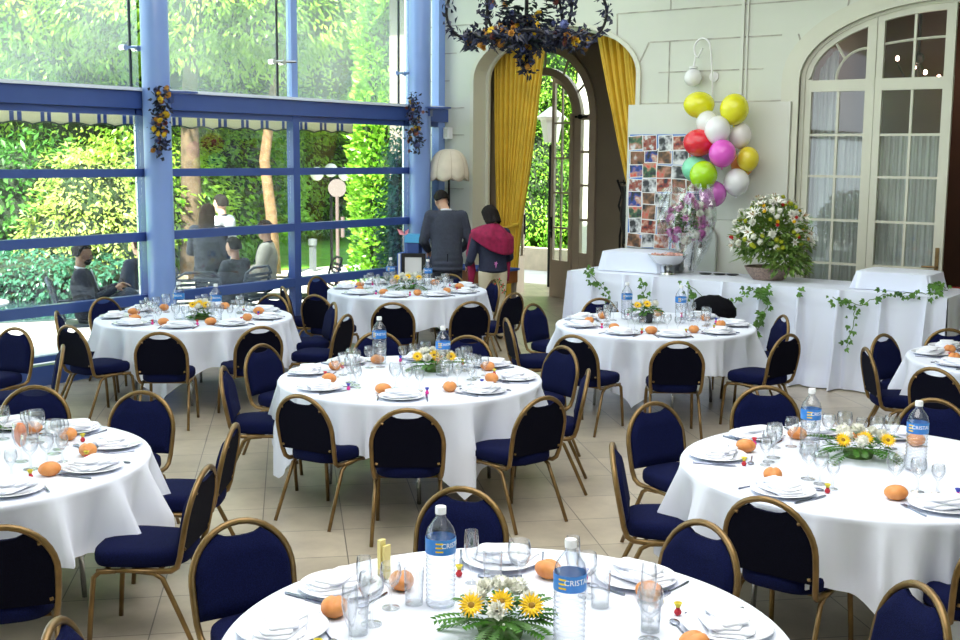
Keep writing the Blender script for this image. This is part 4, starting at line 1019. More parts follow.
t = thing('wrapped_bouquet', 'pink and white bouquet wrapped in clear cellophane before the photo board', 'bouquet', (-5.98, 12.30, BZ+.002)); r = random.Random(5)
MB().lathe([(0, 0), (.09, 0), (.10, .16), (.09, .17), (0, .16)], 24).build('vase', M['silver'], t)
mb = MB(); leaves_ball(mb, (0, 0, .52), (.20, .17, .30), 240, .09, .03, r)
for k in range(16): a = r.uniform(0, 6.28); mb.tube([(0, 0, .15), (.1*cos(a), .1*sin(a), .4), (.18*cos(a), .18*sin(a), .65)], .004, 5)
mb.build('foliage', M['fern'], t, smooth=0)
MB().lathe([(.10, .12), (.13, .30), (.20, .46), (.19, .46), (.12, .30), (.09, .13)], 26).build('paper_wrap', M['silver'], t, smooth=40)
for k in range(85):
    z = r.uniform(-.6, 1); a = r.uniform(0, 6.28); q = math.sqrt(1-z*z); d = Vector((q*cos(a), q*sin(a), z))
    add_flower(t, r.choice(['lily', 'rose', 'mum']), r.uniform(.045, .075), Vector((0, 0, .55))+Vector((d.x*.22, d.y*.18, d.z*.30)), d, M['petal_p'] if k % 2 else M['petal_w'], r)
def wrap(u, v):
    a = 2*PI*u; z = .02+.98*v; q = (.09+.22*math.sin(PI*min(1, v*1.05)*.72))*(1+.13*sin(7*a+3*v)+.07*sin(13*a-5*v))
    return (q*cos(a), q*.85*sin(a), z*.98+.03*sin(5*a)*v)
MB().grid(wrap, 70, 22, closed_u=True).build('cellophane_wrap', M['cello'], t, smooth=0)
# the big basket of flowers
t = thing('flower_basket', 'large wicker basket of white lilies, yellow and red flowers on the buffet', 'flower basket', (-4.93, 12.15, BZ+.002)); r = random.Random(8)
MB().lathe([(0, 0), (.16, 0), (.19, .03), (.25, .12), (.26, .14), (.24, .14), (.16, .05), (0, .04)], 32).build('basket', M['wicker'], t)
mb = MB(); leaves_ball(mb, (0.03, 0, .44), (.42, .33, .40), 1700, .085, .03, r, down=.2); leaves_ball(mb, (.24, -.1, .22), (.22, .2, .24), 500, .09, .035, r, down=.5)
for k in range(16):
    a = r.uniform(0, 6.28); frond(mb, (0, 0, .25), (cos(a), sin(a), r.uniform(-.1, 1.3)), r.uniform(.34, .5), w=.05, r=r, droop=.6)
mb.build('foliage', M['bouq'], t, smooth=0)
for k in range(170):
    z = r.uniform(-.25, 1); a = r.uniform(0, 6.28); q = math.sqrt(1-z*z); d = Vector((q*cos(a), q*sin(a), z)); s = r.uniform(.86, 1.05)
    kind, mm, rad = r.choice([('lily', 'petal_w', .10), ('rose', 'petal_w', .055), ('mum', 'petal_w', .04), ('mum', 'petal_g', .032), ('mum', 'petal_y', .024), ('mum', 'petal_r', .024), ('lily', 'petal_w', .06), ('mum', 'petal_g', .028)])
    add_flower(t, kind, rad, Vector((.02, 0, .45))+Vector((d.x*.42, d.y*.35, d.z*.44))*s, d, M[mm], r)
# small dark saucers and other small things on the buffet
for k, x in enumerate((-5.70, -5.55, -5.42)):
    tag(MB().lathe([(0, 0), (.05, 0), (.075, .012), (.07, .014), (0, .006)], 20).build('ashtray', M['dark'], loc=(x, 12.22+.05*k, BZ+.002)), ['black shallow dish left of the flower basket, leftmost', 'black shallow dish left of the flower basket, middle of three', 'black shallow dish nearest the flower basket'][k], 'dish', 'black dishes on the buffet')
# ivy garlands
def garland(pts, lab, seed, n=26, leaf=.050, group='ivy garlands on the buffet'):
    r = random.Random(seed); t = thing('ivy_garland', lab, 'ivy', pts[0]); o = Vector(pts[0]); P = [Vector(p)-o for p in pts]
    Q = []
    for a, b_ in zip(P, P[1:]):
        for k in range(5): Q.append(a.lerp(b_, k/5)+Vector((r.uniform(-.012, .012), r.uniform(-.008, 0), r.uniform(-.012, .012))))
    Q.append(P[-1]); MB().tube(Q, .004, 5).build('stem', M['stem'], t); t['group'] = group
    mb = MB()
    for k in range(n):
        p = r.choice(Q)+Vector((r.uniform(-.05, .05), -r.uniform(.01, .05), r.uniform(-.05, .05)))
        a = r.uniform(-PI, 0); d = Vector((cos(a), -.3, sin(a))); s = leaf*r.uniform(.6, 1.25)
        for da in (-.8, 0, .8):
            d2 = Vector((cos(a+da), -.3, sin(a+da))); mb.leafq(p, d2, (0, -1, .2), s*(1 if da == 0 else .7), s*.5)
    mb.build('leaves', M['ivy'], t, smooth=0); return t
fy = BY0-.06
garland([(-6.95, fy+.25, 1.03), (-6.85, fy+.1, 1.03), (-6.80, fy, .98)], 'ivy sprig lying on the left corner of the buffet', 1, 12)
garland([(-6.80, fy, .98), (-6.68, fy-.01, .88), (-6.55, fy-.03, .78), (-6.52, fy-.04, .70)], 'ivy trail hanging near the left end of the buffet front', 2, 22)
garland([(-6.15, fy, .96), (-6.08, fy-.02, .88), (-6.12, fy-.03, .76), (-6.10, fy-.04, .68)], 'ivy trail below the silver bowl on the buffet front', 3, 22)
garland([(-5.62, fy, .94), (-5.50, fy-.02, .86), (-5.52, fy-.03, .72)], 'short ivy trail in the middle of the buffet front', 4, 16)
garland([(-5.55, fy-.02, .92), (-5.3, fy-.02, .78), (-5.05, fy-.02, .80), (-4.9, fy, .92), (-4.78, fy, .97)], 'ivy swag looping beneath the flower basket', 5, 26)
garland([(-4.72, fy, .96), (-4.66, fy-.03, .84), (-4.70, fy-.05, .68), (-4.78, fy-.06, .52), (-4.80, fy-.07, .36)], 'thick dark ivy trail hanging right of the black jacket', 6, 60, .07)
garland([(-4.00, fy, .93), (-3.86, fy-.02, .90), (-3.76, fy-.03, .84), (-3.78, fy-.05, .62), (-3.82, fy-.06, .45)], 'thin ivy trail hanging down the right part of the buffet front', 7, 26)
garland([(-3.95, fy, .92), (-3.7, fy-.03, .88), (-3.5, fy-.01, .99), (-3.3, fy+.02, 1.02), (-3.12, fy+.04, 1.03), (-3.0, fy+.1, 1.05)], 'ivy lying along the right front corner of the buffet', 8, 40)
garland([(-4.35, fy-.01, .98), (-4.28, fy-.02, .97)], 'single ivy sprig on the buffet edge, right of centre', 9, 4)
garland([(-3.12, BY0+.25, 1.03), (-3.06, BY0+.2, 1.10), (-3.0, BY0+.3, 1.04)], 'ivy bunch beside the right cloth covered box', 10, 26)
tag(MB().box((-2.72, 12.35, 1.03), (.36, .3, .012), .2).build('red_napkin', mat('red_cloth_2', (.65, .02, .03), .7), smooth=0), 'red cloth at the right end of the buffet', 'napkin')
t = thing('service_table', 'small table beyond the right end of the buffet holding autumn flowers', 'table', (-2.5, 12.5, 0))
MB().box((0, 0, .995), (.72, .9, .04)).build('tabletop', M['cloth2'], t, smooth=0)
for x in (-.3, .3):
    for y in (-.38, .38): MB().box((x, y, .487), (.05, .05, .974)).build('leg', M['brown'], t, smooth=0)
t = thing('dried_flower_bunch', 'orange and brown dried flowers beyond the right end of the buffet', 'flower arrangement', (-2.62, 12.72, 1.017)); r = random.Random(4)
mb = MB(); leaves_ball(mb, (0, 0, .14), (.26, .2, .12), 300, .07, .03, r); mb.build('foliage', leaf_mat('autumn', (.16, .05, .01), (.45, .16, .03), 14, .2), t, smooth=0)

# ------------------------------------------------------------------ on the wall
t = thing('photo_board', 'blue board covered with overlapping colour and black-and-white snapshots', 'photo board', (-6.80, WY-.085, 1.875))
MB().box((0, 0, 0), (1.0, .02, 1.42)).build('board', mat('blue_card', (.08, .22, .62), .6), t, smooth=0)
def photo_mat(i, r):
    m = bpy.data.materials.new('snapshot_%d' % i); m.use_nodes = True; nt = m.node_tree; b = nt.nodes['Principled BSDF']; b.inputs['Roughness'].default_value = .3
    tc = nt.nodes.new('ShaderNodeTexCoord'); mp = nt.nodes.new('ShaderNodeMapping'); mp.inputs['Location'].default_value = (i*3.1, i*1.7, i*.9); nt.links.new(tc.outputs['Object'], mp.inputs[0])
    n = nt.nodes.new('ShaderNodeTexNoise'); n.inputs['Scale'].default_value = r.uniform(7, 12); n.inputs['Detail'].default_value = 2; nt.links.new(mp.outputs[0], n.inputs['Vector'])
    rp = nt.nodes.new('ShaderNodeValToRGB'); e = rp.color_ramp; bw = r.random() < .30
    cols = [(.01, .01, .015), (.04, .04, .05), (.45, .45, .47), (.8, .8, .82)] if bw else [(.01, .01, .02), r.choice([(.02, .06, .35), (.30, .03, .02), (.04, .12, .05), (.18, .08, .03)]), r.choice([(.55, .28, .19), (.45, .22, .15), (.30, .12, .08)]), r.choice([(.75, .75, .72), (.70, .70, .72), (.15, .35, .7), (.7, .08, .06)])]
    for k, c_ in enumerate(cols):
        p = .34+.11*k
        if k < 2: e.elements[k].position = p; e.elements[k].color = (*c_, 1)
        else: q = e.elements.new(p); q.color = (*c_, 1)
    nt.links.new(n.outputs['Fac'], rp.inputs[0]); nt.links.new(rp.outputs[0], b.inputs['Base Color']); return m
r = random.Random(21); PM = [photo_mat(i, r) for i in range(14)]
k = 0
for row in range(8):
    for col in range(5):
        x = -.40+.20*col+r.uniform(-.02, .02); z = .60-.172*row+r.uniform(-.015, .015); w, h = r.choice([(.205, .15), (.195, .16), (.18, .18)]); a = r.uniform(-.08, .08)
        p = MB().box((0, 0, 0), (w+.02, .004, h+.02)).build('photo', M['white'], t, smooth=0); p.location = (x, -.013-.0018*(k % 3), z); p.rotation_euler = (0, a, 0)
        MB().box((0, -.0028, 0), (w, .001, h)).build('print', PM[k % 14], p, smooth=0); k += 1
# balloons
BL = [(-6.27, 2.92, .165, .14, (.78, .75, .01), 'upper left yellow balloon beneath the round white wall lamp'), (-5.83, 2.86, .15, .165, (.78, .75, .01), 'upper right yellow balloon of the bunch'),
      (-6.13, 2.70, .12, .135, (.80, .80, .80), 'small white balloon between the yellow and red ones'), (-5.97, 2.62, .135, .15, (.84, .84, .86), 'white balloon right of the red one'),
      (-5.73, 2.56, .12, .14, (.80, .76, .74), 'pinkish white balloon against the wall, right of the white ones'), (-6.20, 2.475, .165, .145, (.75, .02, .04), 'bright red balloon at the left of the bunch'),
      (-5.87, 2.35, .14, .145, (.80, .10, .62), 'upper magenta balloon in the middle of the bunch'), (-5.60, 2.29, .115, .13, (.80, .66, .03), 'deep yellow balloon on the right of the bunch'),
      (-6.25, 2.17, .145, .14, (.22, .70, .45), 'mint green balloon at the left of the bunch'), (-6.07, 2.10, .145, .15, (.42, .78, .01), 'lime green balloon in front of the mint one'),
      (-5.76, 2.02, .135, .145, (.84, .84, .86), 'lowest white balloon of the bunch'), (-6.02, 1.88, .145, .14, (.68, .16, .62), 'lowest magenta balloon of the bunch'), (-5.78, 2.22, .12, .13, (.82, .30, .04), 'orange balloon half hidden between magenta and yellow'),
      (-6.31, 2.33, .11, .12, (.45, .28, .72), 'lilac balloon half hidden behind the mint green one')]
YB = [12.98, 13.0, 12.93, 12.86, 13.1, 12.86, 12.80, 13.05, 12.90, 12.74, 12.98, 12.9, 13.17, 13.17]
for i, (x, z, a, b_, c_, lab) in enumerate(BL):
    a *= 1.12; b_ *= 1.12; x += .06 if x < -5.74 else .0
    t = thing('balloon', lab, 'balloon', (x, YB[i], z), rr.uniform(0, 6), 'balloon bunch on the wall')
    MB().lathe([(0, -b_)]+[(a*sin(q)*(1 if q > PI/2 else 1-.08*(1-q/(PI/2))), -b_*cos(q)) for q in [PI*k/18 for k in range(1, 18)]]+[(0, b_)], 28).build('skin', mat('balloon_%d' % i, c_, .22, spec=.6, coat=.5, sss=.0), t, smooth=180)
    MB().lathe([(.004, -b_+.003), (.012, -b_-.018), (.008, -b_-.02), (0, -b_-.005)], 10).build('knot', mat('knot_%d' % i, c_, .3), t)
# wall lamp above the balloons
t = thing('wall_lamp', 'white wrought wall lamp with a round opal globe above the balloons', 'lamp', (-6.22, WY, 3.27))
MB().lathe([(0, 0), (.06, 0), (.06, .02), (0, .03)], 16).build('wall_plate', M['white'], t)
for c_ in t.children: c_.rotation_euler = (R_(90), 0, 0)
mb = MB().tube([(0, -.02, -.35), (0, -.06, 0), (-.01, -.10, .3)]+[(-.115+.105*cos(a), -.12, .33+.12*sin(a)) for a in [PI*k/12 for k in range(0, 17)]]+[(-.13, -.12, .30), (-.11, -.12, .33)], .012, 8)
mb.build('arm', M['white'], t, smooth=180)
MB().tube([(-.20, -.12, .24), (-.22, -.12, .12)], .012, 8).lathe([(0, .13), (.05, .12), (.055, .10), (0, .10)], 14, c=(-.225, -.12, 0)).build('holder', M['white'], t)
MB().ell((-.225, -.12, -.01), .108, 24, 16).build('globe', M['opal'], t)
# arched wall fountain with brass tap
t = thing('wall_fountain', 'pale arched stone wall fountain with a brass tap behind the buffet', 'fountain', (-6.30, WY-.08, 0))
o = [(-.24, .6), (.24, .6), (.24, 1.30)]+[(.24*cos(a), 1.30+.22*sin(a)) for a in [PI*k/14 for k in range(1, 14)]]+[(-.24, 1.30)]
mb = MB(); mb.add([(x, -.06, z) for x, z in o]+[(x, 0, z) for x, z in o], [tuple(range(len(o))), tuple(range(len(o), 2*len(o)))[::-1]]+[(k, (k+1) % len(o), len(o)+(k+1) % len(o), len(o)+k) for k in range(len(o))])
fixn(mb.build('back_slab', mat('pale_marble', (.50, .53, .49), .3, noise=.05, nscale=4), t, smooth=0)); bevel(t.children[0], .012, 3)
MB().ell((.04, -.09, 1.24), (.035, .03, .035), 12, 8).tube([(.04, -.07, 1.24), (.04, -.16, 1.24), (.04, -.17, 1.20)], .012, 8).tube([(.0, -.1, 1.29), (.08, -.1, 1.29)], .010, 8).build('tap', M['brass'], t)
MB().lathe([(0, 0), (.16, .02), (.22, .14), (.21, .14), (0, .05)], 24, c=(0, -.12, .62), sy=.6).build('basin', M['porcelain'], t)

# ------------------------------------------------------------------ floor lamp with the ivory scalloped shade, writing desk
t = thing('floor_lamp', 'floor lamp with a large ivory scalloped shade in the corner', 'lamp', (-9.90, 12.95, 0))
MB().lathe([(0, 0), (.15, 0), (.15, .02), (.03, .04), (0, .05)], 24).build('base', M['iron'], t)
MB().tube([(0, 0, .03), (0, 0, 2.1)], .016, 10).build('pole', M['iron'], t)
def shade(u, v):
    a = 2*PI*u; z = .50*(1-v); q = .03+.245*math.sin(PI/2*v)**.85; z = .06+.38*math.cos(PI/2*v)**.85; q *= 1-.04*(1-abs(sin(4*a))); z -= .045*abs(sin(4*a))*(v**4)
    return (q*cos(a), q*sin(a), 1.95+z)
s_ = MB().grid(shade, 96, 16, closed_u=True).build('lamp_shade', M['lampshade'], t, smooth=180); s_.modifiers.new('Solidify', 'SOLIDIFY').thickness = .004
mb = MB()
for k in range(8): mb.tube([(x*1.012, y*1.012, z) for x, y, z in [shade(k/8, j/12) for j in range(13)]], .004, 5)
mb.tube([shade(k/96, 1) for k in range(96)], .006, 5, closed=True); mb.build('trim_braid', mat('braid', (.5, .40, .28), .7), t)
t = thing('wall_speaker', 'small white box fixed to the wall above the lampshade', 'box', (-10.22, WY-.06, 2.62)); MB().box((0, 0, 0), (.09, .10, .16)).build('housing', M['white'], t, smooth=0); MB().box((0, -.053, 0), (.06, .006, .12)).build('grille', M['panelw'], t, smooth=0)
t = thing('writing_desk', 'small orange-brown wooden desk in front of the suited man', 'desk', (-9.38, 12.98, 0), R_(0))
MB().box((0, 0, .79), (.96, .5, .03)).build('desktop', mat('blue_baize', (.03, .08, .35), .7), t, smooth=0)
MB().box((.0, .0, .69), (.92, .46, .16)).build('drawer_case', mat('orange_wood', (.30, .11, .03), .4, noise=.2, nscale=6), t, smooth=0)
for x in (-.42, .42):
    for y in (-.2, .2): MB().box((x, y, .305), (.05, .05, .61)).build('leg', M['brown'], t, smooth=0)
t = thing('side_table', 'low side table holding the black picture frame left of the suited man', 'table', (-9.74, 11.96, 0))
MB().box((0, 0, .545), (.5, .42, .03)).build('tabletop', M['brown'], t, smooth=0)
for x in (-.2, .2):
    for y in (-.16, .16): MB().box((x, y, .265), (.03, .03, .53)).build('leg', M['brown'], t, smooth=0)
t = thing('picture_frame', 'black picture frame with white mount standing left of the suited man', 'picture frame', (-9.66, 11.88, .566), R_(30))
e_ = MB().box2((-.16, -.01, 0), (.16, .01, .05)).box2((-.16, -.01, .43), (.16, .01, .48)).box2((-.16, -.01, .05), (-.11, .01, .43)).box2((.11, -.01, .05), (.16, .01, .43)).build('frame', M['shoe'], t, smooth=0)
MB().box2((-.11, -.002, .05), (.11, .006, .43)).build('mount', M['white'], t, smooth=0)
t = thing('book', 'blue and white book standing on end left of the picture frame', 'book', (-9.84, 11.86, .566), R_(20))
MB().box((0, 0, .24), (.05, .2, .48)).build('cover', mat('blue_book', (.06, .16, .55), .5), t, smooth=0); MB().box((.004, -.004, .24), (.03, .2, .47)).build('pages', M['white'], t, smooth=0)
t = thing('gift_box', 'bright blue gift box with a pink bow on a blue stand', 'gift', (-9.80, 12.08, .566), .3)
MB().box((0, 0, .30), (.16, .12, .60)).build('stand', M['blue'], t, smooth=0); MB().box((0, 0, .66), (.22, .16, .11)).build('box', mat('sky_blue_paper', (.10, .45, .80), .5), t, smooth=0)
MB().leafq((-.1, -.08, .70), (-1, 0, .7), (0, -1, 0), .14, .07).leafq((-.1, -.08, .70), (.6, 0, 1), (0, -1, 0), .1, .05).build('bow', mat('pink_bow', (.8, .3, .35), .5), t)

# ------------------------------------------------------------------ dried flowers: column swags and the hanging wreath
def dried(lab, loc, pts, seed, n, spread, leafn, name='dried_flower_swag', hang=None, big=1., nfl=26):
    r = random.Random(seed); t = thing(name, lab, 'dried flowers', loc)
    P = [Vector(p) for p in pts]
    fol = MB()
    for k in range(leafn):
        p = r.choice(P); d = Vector((r.uniform(-1, 1), r.uniform(-1, 1), r.uniform(-1, .7)))
        q = p+Vector((r.gauss(0, spread), r.gauss(0, spread), r.gauss(0, spread))); fol.leafq(q, d, (r.uniform(-1, 1), r.uniform(-1, 1), r.uniform(-1, 1)), r.uniform(.04, .075)*big, .030*big)
    fol.build('leaves', leaf_mat('dried_blue_leaf_%d' % seed, (.006, .009, .022), (.030, .038, .075), 10, .1), t, smooth=0)
    for k in range(nfl):
        p = r.choice(P)+Vector((r.gauss(0, spread), r.gauss(0, spread), r.gauss(0, spread)))
        add_flower(t, r.choice(['rose', 'mum', 'gerbera']), r.uniform(.022, .04)*big, p, (r.uniform(-1, 1), -1, r.uniform(-.3, .8)), r.choice([M['dr1'], M['dr2'], M['dr3'], M['dr4']]), r)
    return t
M['dr1'] = mat('dried_ochre', (.50, .26, .05), .8); M['dr2'] = mat('dried_rust', (.22, .07, .06), .8); M['dr3'] = mat('dried_blue', (.10, .13, .32), .8); M['dr4'] = mat('dried_yellow', (.70, .50, .03), .8)
dried('swag of dried flowers with an ochre rose on the left column', (-9.96, 8.15, 2.9), [(.02*sin(k*2), -.06+.02*cos(k*3), .04-.60*k/13) for k in range(14)], 1, 14, .042, 190, nfl=34, big=1.15)
dried('swag of dried flowers with yellow pompons on the corner column', (-9.99, 12.46, 2.95), [(.02*sin(k*2)-.05, -.08+.02*cos(k*3), .10-.62*k/13) for k in range(14)], 2, 14, .048, 190, nfl=34, big=1.15)
# the wreath chandelier
Wc = Vector((-3.99, 5.97, 2.99)); W = []
for k in range(60):
    a = 2*PI*k/60; W.append(Vector((.34*cos(a), .34*sin(a), .0+.02*sin(5*a))))
core = [Vector((0, 0, -.02-.16*k/8)) for k in range(9)]+[Vector((r.uniform(-.14, .14), r.uniform(-.14, .14), r.uniform(-.03, .16))) for k in range(26)]
arms = []
for s in range(6):
    a = R_(35.85)+PI/3*s
    for k in range(22):
        q = PI*1.25*k/21-.5*PI; rad = .34+.135*cos(q)+.0; z = .155+.155*sin(q); arms.append(Vector((rad*cos(a), rad*sin(a), z)))
t = dried('hanging wreath chandelier of dark blue leaves, ivy and ochre dried roses', tuple(Wc), W*2+core*5+arms, 3, 0, .019, 1900, name='wreath_chandelier', big=.85, nfl=95)
mb = MB().tube(W, .012, 8, closed=True)
for s in range(6):
    a = R_(35.85)+PI/3*s; mb.tube(arms[s*22:(s+1)*22], .009, 6)
    mb.tube([(0, 0, .05), (.2*cos(a), .2*sin(a), -.01), (.34*cos(a), .34*sin(a), 0)], .009, 6)
mb.build('ring', M['iron'], t, smooth=180)
MB().tube([(0, 0, -.05), (0, 0, CZ-Wc.z)], .012, 8).build('chain', M['iron'], t)
mb = MB(); r = random.Random(9)
for k in range(220):
    a = r.uniform(0, 6.28); h = r.random(); q = .11*(1-abs(h-.4)); mb.leafq((q*cos(a), q*sin(a), -.05+.55*h), (cos(a), sin(a), r.uniform(-.6, .4)), (0, 0, 1), .075, .035)
mb.build('foliage_core', leaf_mat('dark_ivy', (.008, .015, .02), (.04, .06, .06), 10, .1), t, smooth=0)
SKY, SUN, A1, A2, A3, EXPO = 2.8, 17.0, 250, 150, 40, 0.4
# ================================================================== people
def limb(mb, pts, rad, n=12):
    for (a, ra), (b_, rb) in zip(list(zip(pts, rad)), list(zip(pts, rad))[1:]): mb.cap2(a, ra, b_, rb, n)
def soft(o, vox=.009, it=4, f=.6):
    r = o.modifiers.new('Remesh', 'REMESH'); r.mode = 'VOXEL'; r.voxel_size = vox; r.use_smooth_shade = True
    s = o.modifiers.new('Smooth', 'SMOOTH'); s.iterations = it*3; s.factor = f; return o
def hand(mb, wrist, fwd, palm_n, side):
    """palm, four curled fingers and a thumb; fwd along the hand, palm_n out of the palm, side=+1 thumb to +across"""
    f = Vector(fwd).normalized(); pn = Vector(palm_n); pn = (pn-f*pn.dot(f)).normalized(); ac = f.cross(pn)*side; w = Vector(wrist)
    mb.cap2(w, .026, w+f*.05, .030); 
    for k in range(4):
        b_ = w+f*.075+ac*(.030-.02*k); mb.cap2(w+f*.03+ac*(.02-.013*k), .016, b_, .0115, 8)
        L = (.036, .042, .039, .030)[k]; d = f
        for s in range(3):
            d = (d+pn*.38).normalized(); e_ = b_+d*L*(1, .75, .6)[s]; mb.cap2(b_, .0105-.001*s, e_, .0095-.001*s, 8); b_ = e_
    t0 = w+f*.02+ac*.024; d = (f*.6+ac*.7+pn*.3).normalized(); t1 = t0+d*.042; mb.cap2(t0, .015, t1, .012, 8); d = (d+f*.5).normalized(); mb.cap2(t1, .012, t1+d*.032, .0095, 8)
def knee_up(J): return abs(J['knL'].z-J['hiL'].z) < .2
def person(label, loc, rz, pose, skin='skin', hair='hair', hairstyle='short', top='suit', shirt=None, legs_m='suit', sc=1., hem=.20, beard=False):
    """local +Y is where the body faces. pose holds joint positions in metres for a 1.75 m adult"""
    t = thing('person', label, 'person', loc, rz, scale=sc); J = {k: Vector(v) for k, v in pose.items() if k != 'head_rot'}
    hr = pose.get('head_rot', (0, 0, 0)); HR = Euler([R_(a) for a in hr]).to_matrix()
    pel, che, nec, hd = J['pelvis'], J['chest'], J['neck'], J['head']
    b = MB(); vox = .0075
    b.ell(pel, (.165, .11, .11), 16, 10); b.ell(che, (.165, .105, .15), 16, 10); limb(b, [pel, (pel+che)/2, che, nec], [.12, .115, .13, .055], 14)
    limb(b, [nec, hd+HR @ Vector((0, -.02, -.06))], [.055, .052])
    hb = MB(); hb.ell((0, 0, .02), (.076, .095, .098), 22, 16); hb.ell((0, .022, -.045), (.058, .068, .062), 18, 12); hb.ell((0, .058, -.088), (.028, .026, .022), 12, 8)
    hb.cap2((0, .088, .012), .010, (0, .108, -.024), .014, 8); hb.ell((0, .090, -.058), (.024, .012, .009), 12, 6)
    for s in (-1, 1):
        hb.ell((s*.078, -.002, -.012), (.010, .018, .030), 10, 8); hb.ell((s*.034, .074, -.008), (.022, .016, .016), 10, 6); hb.ell((s*.032, .088, .022), (.024, .008, .006), 10, 5)
    b.add([HR @ Vector(v)+hd for v in hb.v], hb.f)
    for s, S in ((-1, 'L'), (1, 'R')):
        sh, el, wr = J['sh'+S], J['el'+S], J['wr'+S]; limb(b, [nec*.4+che*.6, sh, el, wr], [.08, .062, .042, .028])
        hand(b, wr, wr-el+J.get('hd'+S, Vector((0, 0, 0))), J.get('pn'+S, Vector((-s*.6, .2, -.6))), -s)
        hi, kn, an, to = J['hi'+S], J['kn'+S], J['an'+S], J['to'+S]; limb(b, [pel, hi, kn, an, to], [.10, .092, .056, .038, .030])
    soft(b.build('body', M[skin], t), vox, 3, .5)
    # eyes
    for s in (-1, 1):
        e_ = MB().ell((0, 0, 0), (.011, .007, .007), 10, 7).build('eye', M['shoe'], t); e_.location = hd+HR @ Vector((s*.033, .090, .004)); e_.rotation_euler = HR.to_euler()
    # hair
    h = MB(); hx = MB()
    def hair_pt(u, v):
        a = 2*PI*u; ph = PI/2-(PI*.5+(.30 if hairstyle != 'short' else .10)+ (.75 if cos(a-(-PI/2)) > -.2 else -.28))*v
        front = cos(a-PI/2)
        low = {'short': -.42 if front < .1 else .34, 'bob': -.75 if front < .35 else .36, 'long': -.8 if front < .35 else .36}[hairstyle]
        k = 1/(1+math.exp(-(front-(-.02 if hairstyle == 'short' else .3))*11)); low = {'short': -.38, 'bob': -.95, 'long': -1.0}[hairstyle]*(1-k)+.52*k
        z = 1+(low-1)*v; q = math.sqrt(max(.0, 1-z*z)) if z > -.1 else 1.0-(.12 if hairstyle == 'short' else -.03)*(-z)
        fat = 1.06 if hairstyle == 'short' else 1.22
        return (.080*fat*q*cos(a), .099*fat*q*sin(a)-.006, .02+.104*fat*z*(1.0 if hairstyle == 'short' else 1.05)+.004*sin(9*a+7*v))
    hg = MB().grid(hair_pt, 40, 16, closed_u=True)
    if hairstyle == 'long':
        for k in range(22):
            a = PI+PI*(k+.5)/22; x, y = .088*cos(a), .105*sin(a); hg.tube([(x, y, .02), (x*1.12, y*1.1, -.10), (x*1.15, y*1.08-.01, -.22), (x*.9, y*1.0-.01, -.33)], [.022, .024, .022, .006], 7)
    hg.v = [tuple(HR @ Vector(v)+hd) for v in hg.v]
    o = hg.build('hair', M[hair], t, smooth=180)
    if hairstyle != 'long': o.modifiers.new('Solidify', 'SOLIDIFY').thickness = .010
    if beard:
        q = MB().ell((0, .050, -.062), (.056, .050, .044), 16, 10); q.v = [tuple(HR @ Vector(v)+hd) for v in q.v]; q.build('beard', M[hair], t)
    # clothes
    j = MB(); j = j
    bend = (che-pel).normalized(); low = .02 if knee_up(J) else hem
    j.ell(che+bend*.03, (.205, .135, .19), 20, 14)
    for k in range(9): p_ = pel.lerp(che, k/8)-bend*low*(1-k/8); j.ell(p_, (.205-.012*sin(PI*k/8), .145-.012*sin(PI*k/8), (.05, .08, .11, .13)[min(k, 3)]), 24, 14)
    j.cap2(che, .13, nec-bend*.045, .078, 14)
    for s, S in ((-1, 'L'), (1, 'R')):
        sh, el, wr = J['sh'+S], J['el'+S], J['wr'+S]; limb(j, [che+Vector((0, 0, .06)), sh, el, el.lerp(wr, .90)], [.12, .080, .060, .046], 14)
        j.cap2(nec-Vector((0, 0, .045)), .062, sh, .074)
    soft(j.build('jacket', M[top], t), .010, 4, .5)
    if shirt:
        c_ = MB().tube([nec+Vector((.058*cos(a), .052*sin(a)-.0, .012+.012*sin(a)*-1)) for a in [2*PI*k/20 for k in range(20)]], .014, 8, closed=True)
        up = (nec-che).normalized(); ft = Vector((0, 1, 0)); ft = (ft-up*ft.dot(up)).normalized()
        c_.prism([(-.05, 0), (.05, 0), (0, -.24)], 0, 0, insets=[(1, -.006), (1, .006)])
        vv = c_.v[-6:]; base = nec-up*.02+ft*.085
        c_.v[-6:] = [tuple(base+Vector((1, 0, 0))*x+up*y+ft*(z+.025+(-y)*.20)) for x, y, z in vv]
        c_.build('shirt', M[shirt], t)
    g = MB(); g.ell(pel+Vector((0, 0, -.03)), (.172, .122, .11), 16, 10)
    for s, S in ((-1, 'L'), (1, 'R')): limb(g, [pel, J['hi'+S], J['kn'+S], J['an'+S]+Vector((0, 0, .01))], [.11, .105, .074, .064], 14)
    soft(g.build('trousers', M[legs_m], t), .010, 4, .5)
    for S in 'LR':
        an, to = J['an'+S], J['to'+S]; m_ = MB(); m_.cap2(an+Vector((0, 0, -.045)), .040, to+Vector((0, 0, 0)), .036); soft(m_.build('shoe', M['shoe'], t), .009, 2)
    return t
def standing(lean_=0., head=(0, 0, 0), wrL=None, wrR=None, elL=None, elR=None):
    y = lean_
    return dict(pelvis=(0, 0, .98), chest=(0, y*.6, 1.28), neck=(0, y, 1.48), head=(0, y*1.25+.02, 1.635), head_rot=head,
                shL=(-.19, y*.85, 1.42), shR=(.19, y*.85, 1.42), elL=elL or (-.25, y*.5, 1.13), elR=elR or (.25, y*.5, 1.13), wrL=wrL or (-.25, y*.5+.08, .88), wrR=wrR or (.25, y*.5+.08, .88),
                hiL=(-.10, 0, .90), hiR=(.10, 0, .90), knL=(-.11, .02, .50), knR=(.11, .02, .50), anL=(-.11, -.02, .09), anR=(.11, -.02, .09), toL=(-.13, .13, .04), toR=(.13, .13, .04))
